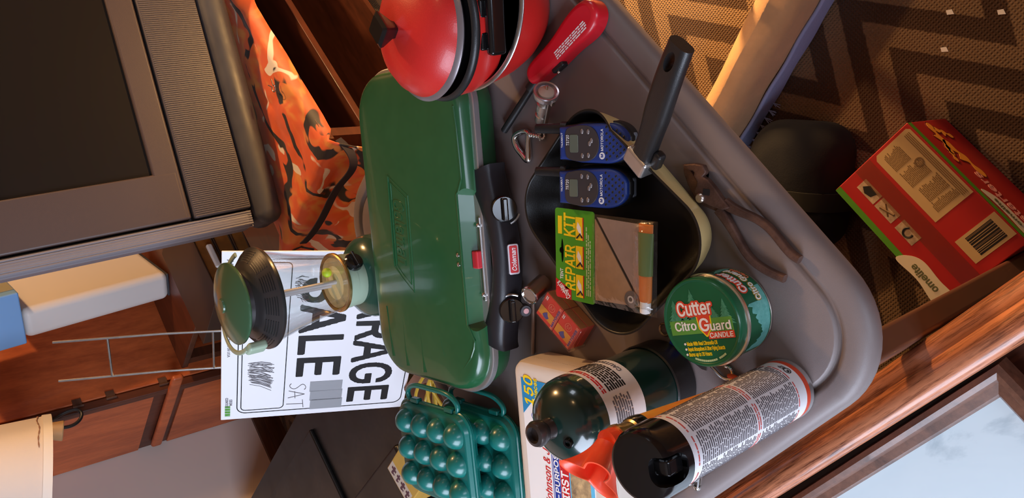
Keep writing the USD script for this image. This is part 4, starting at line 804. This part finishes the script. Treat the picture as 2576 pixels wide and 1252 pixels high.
g = cat(rbox(.088, -.034, .052, .104, .034, .068, .005), rbox(.084, -.030, .046, .096, -.008, .078, .003), rbox(.084, .008, .046, .096, .030, .078, .003), rbox(.094, -.036, .048, .108, .036, .072, .005))
obj(po, 'side_grip', mv(g, rz=ga), GLOSSBLACK)
li = thing('pot_lid', 'domed red pot lid with a faceted black knob, on top of the red pot', 'lid', (.664, .512, TZ + .136), (-4, 3, 0))
obj(li, 'dome', lathe([(0, .048), (.030, .0465), (.050, .042), (.066, .034), (.078, .022), (.084, .010), (.0865, .003), (.0835, .003), (.074, .019), (.048, .038), (0, .045)][::-1], 72), REDE, 60)
obj(li, 'lip', lathe([(.0835, 0), (.0885, .0), (.0905, .003), (.0885, .006), (.0845, .0085), (.0835, 0)], 72), mat('lid_lip_grey', lin(140, 130, 132), 0.35, 0.6), 60)
obj(li, 'knob', loft([np.c_[rr(w, h, .002, 2), np.full(8, z)] for w, h, z in ((.016, .016, .046), (.018, .018, .052), (.034, .030, .066), (.036, .032, .070), (.028, .024, .0735))]), GLOSSBLACK, 25)

# ---- red barbecue lighter
lt = thing('barbecue_lighter', 'red barbecue lighter with black trigger and barrel, beside the red cookware', 'lighter', (-.008, -.003, TZ))
REDP = mat('red_plastic', lin(206, 24, 40), 0.3, coat=0.2)
obj(lt, 'handle', soft_ext(Polygon(spline([(.531, .392), (.540, .374), (.560, .372), (.576, .398), (.580, .45), (.588, .490), (.586, .510), (.571, .516), (.558, .495), (.549, .465), (.540, .43)], 70, True)[:, :2]), .024, .008, .001), REDP, 50)
obj(lt, 'trigger', rbox(-.006, -.011, 0, .006, .011, .012, .003).apply_transform(trimesh.transformations.compose_matrix(angles=[0, 0, math.radians(-18)], translate=[.5505, .468, TZ - .74 + .008])), BLACK)
obj(lt, 'trigger_pin', mv(trimesh.creation.icosphere(2, .0025), (.545, .474, .015)), CHROME)
obj(lt, 'barrel', tube([(.573, .507, .010), (.575, .55, .0085), (.578, .612, .0065)], .0052, 12), BLACK)
obj(lt, 'barrel_collar', tube([(.572, .505, .011), (.5735, .528, .0105)], .0085, 12), BLACK)
obj(lt, 'fine_print', mv(prints(.064, .012, 4, 77, .7, .0002, False), (.549, .425, .0252), rz=-101.5), WHITEINK, False)

# ---- small silver flashlight
fl = thing('flashlight', 'small silver flashlight with a round lens, lying above the pan', 'flashlight', (.522, .543, TZ + .0115), (0, 0, 0))
ALU = mat('silver_alloy', (0.66, 0.60, 0.54), 0.3, 0.9, var=0.2, scale=40)
def FL(prof, m, nm, n=40): return obj(fl, nm, mv(lathe(prof, n), rx=66, rz=1.5), m)
FL([(0, 0), (.008, 0), (.009, .002), (.009, .012), (.0075, .013), (.0075, .02), (.0095, .021), (.0095, .034), (.0075, .035), (.011, .045), (0, .045)], ALU, 'barrel')
FL([(.0, .045), (.011, .045), (.0165, .049), (.0175, .056), (.0165, .058), (.0145, .0575), (.0145, .052), (0, .052)], mat('silver_bezel', (0.62, 0.58, 0.6), 0.28, 0.9), 'head')
FL([(0, .052), (.0112, .052), (.0105, .0565), (.007, .0585), (0, .059)], mat('cream_reflector', lin(190, 168, 150), 0.35), 'reflector')
obj(fl, 'bulb', mv(tube([(.001, -.001, .058), (.003, -.002, .063)], .0016, 8), rx=66, rz=1.5), CHROME)
obj(fl, 'clip', mv(cat(rbox(-.0125, -.003, .0, -.0095, .003, .05, .001), rbox(-.019, -.003, .047, -.0155, .003, .055, .001)), rx=66, rz=60 - 58.5), STEEL)

# ---- bottle opener on a chain with small keys
op = thing('bottle_opener', 'shiny steel bottle-opener loop on a bead chain, beside the stove', 'bottle opener', (0, 0, TZ + .0045))
obj(op, 'loop', tube(spline([(.533, .578, 0), (.546, .590, 0), (.549, .603, 0), (.538, .609, 0), (.520, .609, 0), (.509, .607, 0), (.513, .598, .001), (.524, .587, .001)], 60, True), [.0036 + .0012 * abs(math.sin(i * .05)) for i in range(61)], 12, True), CHROME)
obj(op, 'swivel', cat(*[mv(trimesh.creation.icosphere(2, .0034), (.530 - .004 * k, .577 - .0028 * k, .001)) for k in range(5)]), CHROME)
obj(op, 'bead_chain', cat(*[mv(trimesh.creation.icosphere(1, .0021), (.5135 + .0055 * math.cos(k * .62) * (.6 + .06 * k), .563 + .0055 * math.sin(k * .62) * (.6 + .05 * k), -.002)) for k in range(14)]), CHROME)

# ---- rusty pliers
RUST = mat('rusty_steel', lin(108, 78, 66), 0.55, 0.45, color2=lin(72, 48, 40), scale=45, bump=0.4, bscale=400)
pl = thing('pliers', 'rusty slip-joint pliers lying open along the table edge', 'pliers', (0.002, -.009, TZ))
obj(pl, 'jaw', soft_ext(Polygon([(.320, .4305), (.314, .4365), (.300, .4425), (.282, .4465), (.268, .4445), (.254, .437), (.246, .431), (.256, .424), (.272, .424), (.288, .4305), (.3, .4285), (.310, .427)]), .008, .002), RUST, 30)
obj(pl, 'jaw', soft_ext(Polygon([(.3185, .4275), (.309, .416), (.299, .4085), (.2895, .4115), (.2905, .418), (.283, .4155), (.270, .4155), (.256, .417), (.242, .417), (.246, .426), (.260, .434), (.276, .4425), (.286, .438), (.290, .428), (.299, .426), (.302, .4215), (.308, .4265)]), .0075, .002, .0065), RUST, 30)
for pts, z0 in (([(.252, .421), (.236, .4155), (.215, .405), (.194, .3995), (.170, .400), (.150, .3965)], .0062), ([(.252, .432), (.233, .434), (.210, .438), (.188, .4405), (.166, .435), (.146, .4245)], .0055)):
    obj(pl, 'handle', sweep(spline([(x, y, z0) for x, y in pts], 36), rr(.0105, .0095, .003, 4), [(1.25 - .4 * math.sin(min(1, i / 14) * math.pi / 2), 1.05) for i in range(36)]), RUST, 45)
obj(pl, 'pivot_bolt', mv(lathe([(0, 0), (.0055, 0), (.0055, .0025), (.004, .0042), (0, .005)], 20), (.2745, .4365, .0138)), mat('worn_bolt', (0.5, 0.42, 0.36), 0.35, 0.9))
obj(pl, 'slot', mv(ext(affinity.rotate(sbox(-.003, -.0026, .004, .0026), 40).buffer(.001), .0004), (.2735, .4262, .0139)), mat('dark_slot', lin(22, 16, 15), 0.8), False)

# ---- shrink-wrapped block of matchboxes
mb = thing('matchbox_pack', 'shrink-wrapped block of four red matchboxes beside the first aid kit', 'matchboxes', (.3045, .7085, TZ), 9.5)
MRED = mat('matchbox_red', lin(214, 66, 58), 0.45); STRIKE = mat('striker_brown', lin(172, 112, 62), 0.75, bump=0.3, bscale=500)
MBLUE = mat('faded_blue_ink', lin(88, 84, 150), 0.5); MYEL = mat('faded_gold_ink', lin(222, 150, 62), 0.5)
for x in (-.0185, .0185):
    for z in (0, .0152):
        b = obj(mb, 'matchbox', rbox(x - .018, -.0205, z + .0003, x + .018, .0205, z + .0149, .0008), MRED, False)
        obj(b, 'striker', rbox(x - .0178, -.0211, z + .001, x + .0178, -.0204, z + .0142, .0003), STRIKE, False)
def MB(m, x, y, ink, nm, z=.0302): obj(mb, nm, mv(m, (x, y, z), rz=180), ink, False)
for x in (-.0185, .0185):
    MB(flat(.034, .0135), x, .0075, MYEL, 'label_band'); MB(flat(.0045, .039), x - .0145, 0, mat('faded_pink_ink', lin(226, 120, 100), 0.5), 'label_band', .0304)
    MB(mv(text('MATCHES', .0033, .0003, True, width=.030), rz=90), x - .0145, 0, MBLUE, 'lettering', .0309)
    MB(ext(Point(0, 0).buffer(.0062).difference(Point(0, 0).buffer(.0052)), .0004), x - .001, -.0075, mat('faded_pink_ink', lin(226, 120, 100), 0.5), 'emblem'); MB(text('M', .006, .0004, False, .2), x - .001, -.0075, mat('faded_pink_ink', lin(226, 120, 100), 0.5), 'emblem')
    MB(ext(Polygon([(-.006, -.003), (-.002, -.005), (.004, -.005), (.0065, -.001), (.003, .001), (.0, .005), (-.004, .001)]), .0004), x + .002, .0085, MBLUE, 'label_picture', .0306)
    MB(flat(.0012, .006), x + .012, -.014, WHITEINK, 'label_mark'); MB(flat(.0012, .006), x + .0145, -.014, WHITEINK, 'label_mark')
obj(mb, 'clear_wrap', rbox(-.0405, -.0218, -.0, .0375, .0213, .0318, .0012), BAG, False)

# ---- deep socket leaning on the stove, thin rod below it
sk = thing('socket', 'brown-steel deep socket leaning against the stove\'s black handle', 'socket', (.370, .711, TZ + .0055), (-10, -20, 0))
obj(sk, 'shell', lathe([(0, 0), (.0115, 0), (.0128, .0015), (.0130, .030), (.0136, .032), (.0136, .0365), (.0128, .0378), (.0112, .0378), (.0110, .034), (0, .034)], 48), mat('bronzed_steel', (0.46, 0.36, 0.28), 0.28, 1.0))
obj(sk, 'bright_rim', lathe([(.0110, .0368), (.0136, .0368), (.0134, .0382), (.0120, .0388), (.0110, .0382), (.0110, .0368)], 48), CHROME)
obj(sk, 'bore_shade', lathe([(0, .0342), (.0108, .0342), (.0108, .0346), (0, .0346)], 40), mat('bore_shade_black', lin(8, 7, 6), 0.9))  # black disc paints the shade inside the hollow socket
rod = obj(None, 'metal_rod', tube(spline([(.364, .755, .7435), (.345, .776, .7435), (.325, .800, .7435), (.312, .815, .7435)], 24), .0032, 10), mat('greyed_rod', lin(150, 128, 116), 0.45, 0.4)); tag(rod, 'thin dull metal rod lying between the stove and the first aid kit', 'rod')

# ---- opener tool with blue label half hidden by the candle tin
ot = thing('can_opener', 'flat steel can opener with a blue label and wire loop, behind the candle tin', 'can opener', (0, 0, TZ))
pth = np.array([.186, .5885]); qq = np.array([.137, .571]); dv = (qq - pth) / np.linalg.norm(qq - pth); ang = math.degrees(math.atan2(dv[1], dv[0]))
obj(ot, 'blade', mv(cat(ext(Polygon([(-.004, -.0075), (.052, -.0085), (.058, -.006), (.056, 0), (.060, .003), (.055, .0085), (-.004, .0075)]), .0022)), (*pth, .0005), rz=ang), STEEL, False)
obj(ot, 'blue_label', mv(flat(.020, .0146, .0005), (*(pth + dv * .010), .0028), rz=ang), mat('royal_blue_ink', lin(30, 66, 196), 0.4), False)
obj(ot, 'lettering', mv(text('oler', .006, .0004, True, .1), (*(pth + dv * .009), .0033), rz=ang - 90 + 0), WHITEINK, False)
obj(ot, 'wire_loop', tube(spline([(.140, .571, .003), (.124, .564, .003), (.108, .559, .003), (.104, .552, .003), (.109, .546, .003), (.120, .551, .003)], 40), .0019, 8), CHROME)
obj(ot, 'ring', tube(arc((.200, .589), .0075, 0, 350, 24, .0025), .0016, 8), mat('bronze_ring', (0.45, 0.32, 0.2), 0.35, 1.0))
oc = obj(None, 'orange_cord', tube(spline([(.108, .552, .744), (.102, .545, .745), (.094, .541, .7445), (.078, .538, .744)], 30), .0028, 8), mat('orange_cord_plastic', lin(226, 82, 30), 0.5)); tag(oc, 'short bright orange cord end between candle tin and spray can', 'cord')
nd = {'p': ('principled_bsdf', dict(base_color=(.86, .86, .87), roughness=0.06, transmission_weight=1.0, ior=1.46))}
CLEAR = usdkit.material(stage, W + '/Looks/clear_plastic', nd, [], surface='p.BSDF')
cp = thing('clear_clip', 'small clear plastic two-pronged clip on the table beside the spray can', 'clip', (0, 0, TZ))
for a, b in (((.073, .655, .0055), (.040, .697, .0055)), ((.063, .648, .0055), (.030, .690, .0055))): obj(cp, 'prong', tube([a, b], .0048, 12), CLEAR)
obj(cp, 'bridge', tube([(.076, .659, .0055), (.060, .645, .0055)], .005, 12), CLEAR)
for p in ((.0396, .6976, .0055), (.0296, .6906, .0055)): obj(cp, 'prong_tip', mv(trimesh.creation.icosphere(2, .0046), p), CHROME)

# ------------------------------------------------------------------ on the floor
FAB = mat('tan_felt', lin(196, 150, 104), 0.9, bump=0.6, bscale=120, var=0.15, scale=25, sheen=0.3)
ru = thing('rolled_blanket', 'tan rolled blanket with a pale blue-grey frayed edge, on the carpet under the table', 'blanket', (0, 0, 0))
rpath = [(.717 - .150 * t, .18 + .66 * t, .070) for t in np.linspace(0, 1, 40)]
rsec = rr(.086, .138, .042, 7) * (1 + .02 * np.sin(np.arange(28) * 1.3))[:, None]
obj(ru, 'roll', sweep(rpath, rsec, [(1.12 - .35 * i / 39 + .03 * math.sin(i * .5), 1 + .02 * math.sin(i * .7)) for i in range(40)]), FAB, True)
ed = [(x - .052 + .010 * i / 39, y, .026) for i, (x, y, z) in enumerate(rpath)]
obj(ru, 'edge', sweep(ed, rr(.009, .046, .004, 3), [(1, 1 + .12 * math.sin(i * .9)) for i in range(40)]), mat('blue_grey_lining', lin(140, 150, 190), 0.9, bump=0.5, bscale=150), True)
rng = random.Random(3); fr = [tube([(x - .050, y, .012), (x - .058 - rng.uniform(0, .008), y + rng.uniform(-.006, .006), .004)], .0008, 4) for x, y, z in np.array(rpath)[24:40] for _ in range(7)]
obj(ru, 'fringe', cat(*fr), mat('blue_grey_lining', lin(140, 150, 190), 0.9), False, kind='stuff')
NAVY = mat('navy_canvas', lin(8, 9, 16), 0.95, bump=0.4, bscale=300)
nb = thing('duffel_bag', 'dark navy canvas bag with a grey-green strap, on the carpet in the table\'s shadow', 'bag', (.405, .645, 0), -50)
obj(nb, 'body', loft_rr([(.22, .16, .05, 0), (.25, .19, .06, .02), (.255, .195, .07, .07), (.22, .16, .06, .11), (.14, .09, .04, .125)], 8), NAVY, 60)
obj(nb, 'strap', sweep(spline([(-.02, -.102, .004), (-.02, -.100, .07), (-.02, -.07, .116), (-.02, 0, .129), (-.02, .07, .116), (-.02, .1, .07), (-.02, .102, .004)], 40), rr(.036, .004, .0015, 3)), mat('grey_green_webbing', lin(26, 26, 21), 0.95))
FR = mat('firebox_red', lin(166, 20, 22), 0.5); FG = mat('firebox_green', lin(74, 140, 26), 0.5); CREAMP = mat('cream_print', lin(188, 158, 112), 0.6)
fb = thing('fire_starter_box', 'red and green cardboard box of fire starters upside down on the carpet', 'box', (.190, .4665, 0), 0)
BWX, BWY, BH = .256, .163, .17
obj(fb, 'carton', rbox(-BWX / 2, -BWY / 2, 0, BWX / 2, BWY / 2, BH, .0018), FR, False)
def FT(m, x, y, ink, nm, z=0): obj(fb, nm, mv(m, (x, y, BH + .0001 + z)), ink, False)
FT(flat(BWX * .93, .0105), .008, BWY / 2 - .0056, FG, 'green_edge')
FT(ext(Polygon([(.084, -.0775), (-.054, -.0775), (-.054, -.004), (.082, -.004), (.089, -.010), (.089, -.073)]), .0003), .033, 0, CREAMP, 'text_panel')
for x, y, w, h, r, sd in ((.098, -.031, .035, .040, 14, 81), (.06, -.036, .032, .05, 16, 82), (.024, -.040, .03, .05, 15, 83), (-.002, -.04, .018, .056, 18, 84)): FT(prints(h, w, r, sd).apply_transform(trimesh.transformations.rotation_matrix(math.pi / 2, [0, 0, 1])) if False else prints(w, h * .8, r, sd), x, y, mat('brown_small_print', lin(120, 92, 58), 0.6), 'fine_print', .0004)
for k in range(4): FT(flat(.13, .0012), .05, -.0725 + .0028 * k, mat('brown_small_print', lin(120, 92, 58), 0.6), 'panel_line', .0004)
FT(ext(Point(0, 0).buffer(.0075).difference(Point(0, 0).buffer(.0052)), .0003), .068, -.052, mat('brown_small_print', lin(120, 92, 58), 0.6), 'seal_mark', .0006)
FT(flat(.045, .074), -.085, -.0415, CREAMP, 'code_panel')
bars = []; x = -.017
rng = random.Random(17)
while x < .016: w = rng.choice([.0008, .0012, .002, .003]); bars.append(bx(x, -.026, 0, x + w, .022, .0003)); x += w + rng.choice([.0008, .0012, .0018])
FT(cat(*bars), -.085, -.0415, BLACKINK, 'barcode', .0004)
for q, x in enumerate((.086, .043, -.006)):
    FT(flat(.040, .021), x, .0395, mat('cream_photo', lin(205, 180, 150), 0.5, color2=lin(150, 124, 98), scale=90), 'picture')
    if q == 0: FT(ext(Polygon([(-.012, -.006), (.006, -.008), (.014, .002), (.004, .008), (-.008, .005)]), .0003), x, .0395, BLACKINK, 'picture_mark', .0004)
    elif q == 1: FT(cat(tube([(-.013, -.003, 0), (.012, .005, 0)], .0022, 5), tube([(-.008, .006, 0), (.01, -.006, 0)], .0014, 5)), x, .0395, mat('brown_small_print', lin(120, 92, 58), 0.6), 'picture_mark', .0005)
    else: FT(tube(arc((0, 0), .008, -60, 200, 16), .0018, 5), x, .0395, BLACKINK, 'picture_mark', .0005)
nd = {'t': ('transparent_bsdf', dict(color=(.92, .86, .82))), 'g': ('glossy_bsdf', dict(roughness=0.22)), 'm': ('mix_closure', dict(fac=0.1))}
STICKY = usdkit.material(stage, W + '/Looks/clear_tape', nd, [('t.BSDF', 'm.closure1'), ('g.BSDF', 'm.closure2')], surface='m.closure')
FT(flat(BWX - .002, .032), 0, .018, STICKY, 'tape_strip', .0012)
logo = Polygon(spline([(.05, .008), (.035, -.012), (-.03, -.018), (-.052, -.016), (-.052, .008), (0, .009)], 40, True)[:, :2])
FT(ext(affinity.translate(logo, -.074, BWY / 2 - .0088), .0006).apply_translation([0, 0, 0]), 0, 0, mat('cream_logo', lin(214, 200, 176), 0.6), 'logo_panel', .0004)
FT(text('omelite', .011, .0004, True, width=.055), -.078, BWY / 2 - .0105, mat('olive_ink', lin(92, 96, 60), 0.6), 'lettering', .0012)
def FS(m, x, z, ink, nm, d=0): obj(fb, nm, mv(m, (x, -BWY / 2 - .0001 - d, z), rx=90), ink, False)
FS(flat(BWX * .99, .013), 0, BH - .0066, FG, 'green_edge')
FLAME = mat('flame_orange', lin(236, 150, 50), 0.45); FLD = mat('flame_dark_red', lin(120, 20, 16), 0.45)
flame = [(-.05, .0), (-.03, .012), (-.012, .004), (.004, .022), (.012, .006), (.028, .016), (.05, .006), (.04, -.008), (.018, -.004), (.0, -.012), (-.02, -.004), (-.036, -.010)]
for sx_, px_, pz_, s_, r_ in ((1, .085, .105, .75, -20), (1, .04, .09, .9, 12), (1, .10, .07, .5, 60), (1, .055, .125, .4, 150)):
    pg = affinity.translate(affinity.rotate(affinity.scale(Polygon(spline([(*q, 0) for q in flame], 90, True)[:, :2]).buffer(0), s_, s_), r_, origin=(0, 0)), px_, pz_)
    FS(ext(pg.buffer(.0028), .0003), 0, 0, FLD, 'flame_print'); FS(ext(pg, .0003), 0, 0, FLAME, 'flame_print', .0004)
FS(text('starters', .024, .0004, True, width=.11), -.045, .105, mat('pale_red_ink', lin(226, 150, 140), 0.5), 'lettering'); FS(text('fire', .02, .0004, True), -.06, .132, mat('pale_red_ink', lin(226, 150, 140), 0.5), 'lettering')
FS(ext(affinity.translate(logo, -.072, BH - .03), .0004), 0, 0, mat('cream_logo', lin(214, 200, 176), 0.6), 'logo_panel', .0004); FS(text('omelite', .011, .0004, True, width=.055), -.072, BH - .031, mat('olive_ink', lin(92, 96, 60), 0.6), 'lettering', .001)
for (x, y), lb in zip(((.405, .307), (.445, .259), (.383, .21)), ('pale paper scrap on the carpet, nearest the red fire starter box', 'pale paper scrap on the carpet, farthest from the fire starter box', 'small pale paper scrap at the carpet\'s dark lower edge')):
    p = obj(None, 'paper_scrap', ext(Polygon([(x - .006, y - .003), (x + .003, y - .006), (x + .009, y + .001), (x + .002, y + .005)]), .0008, .0002), PAPER, False); tag(p, lb, 'paper scrap')
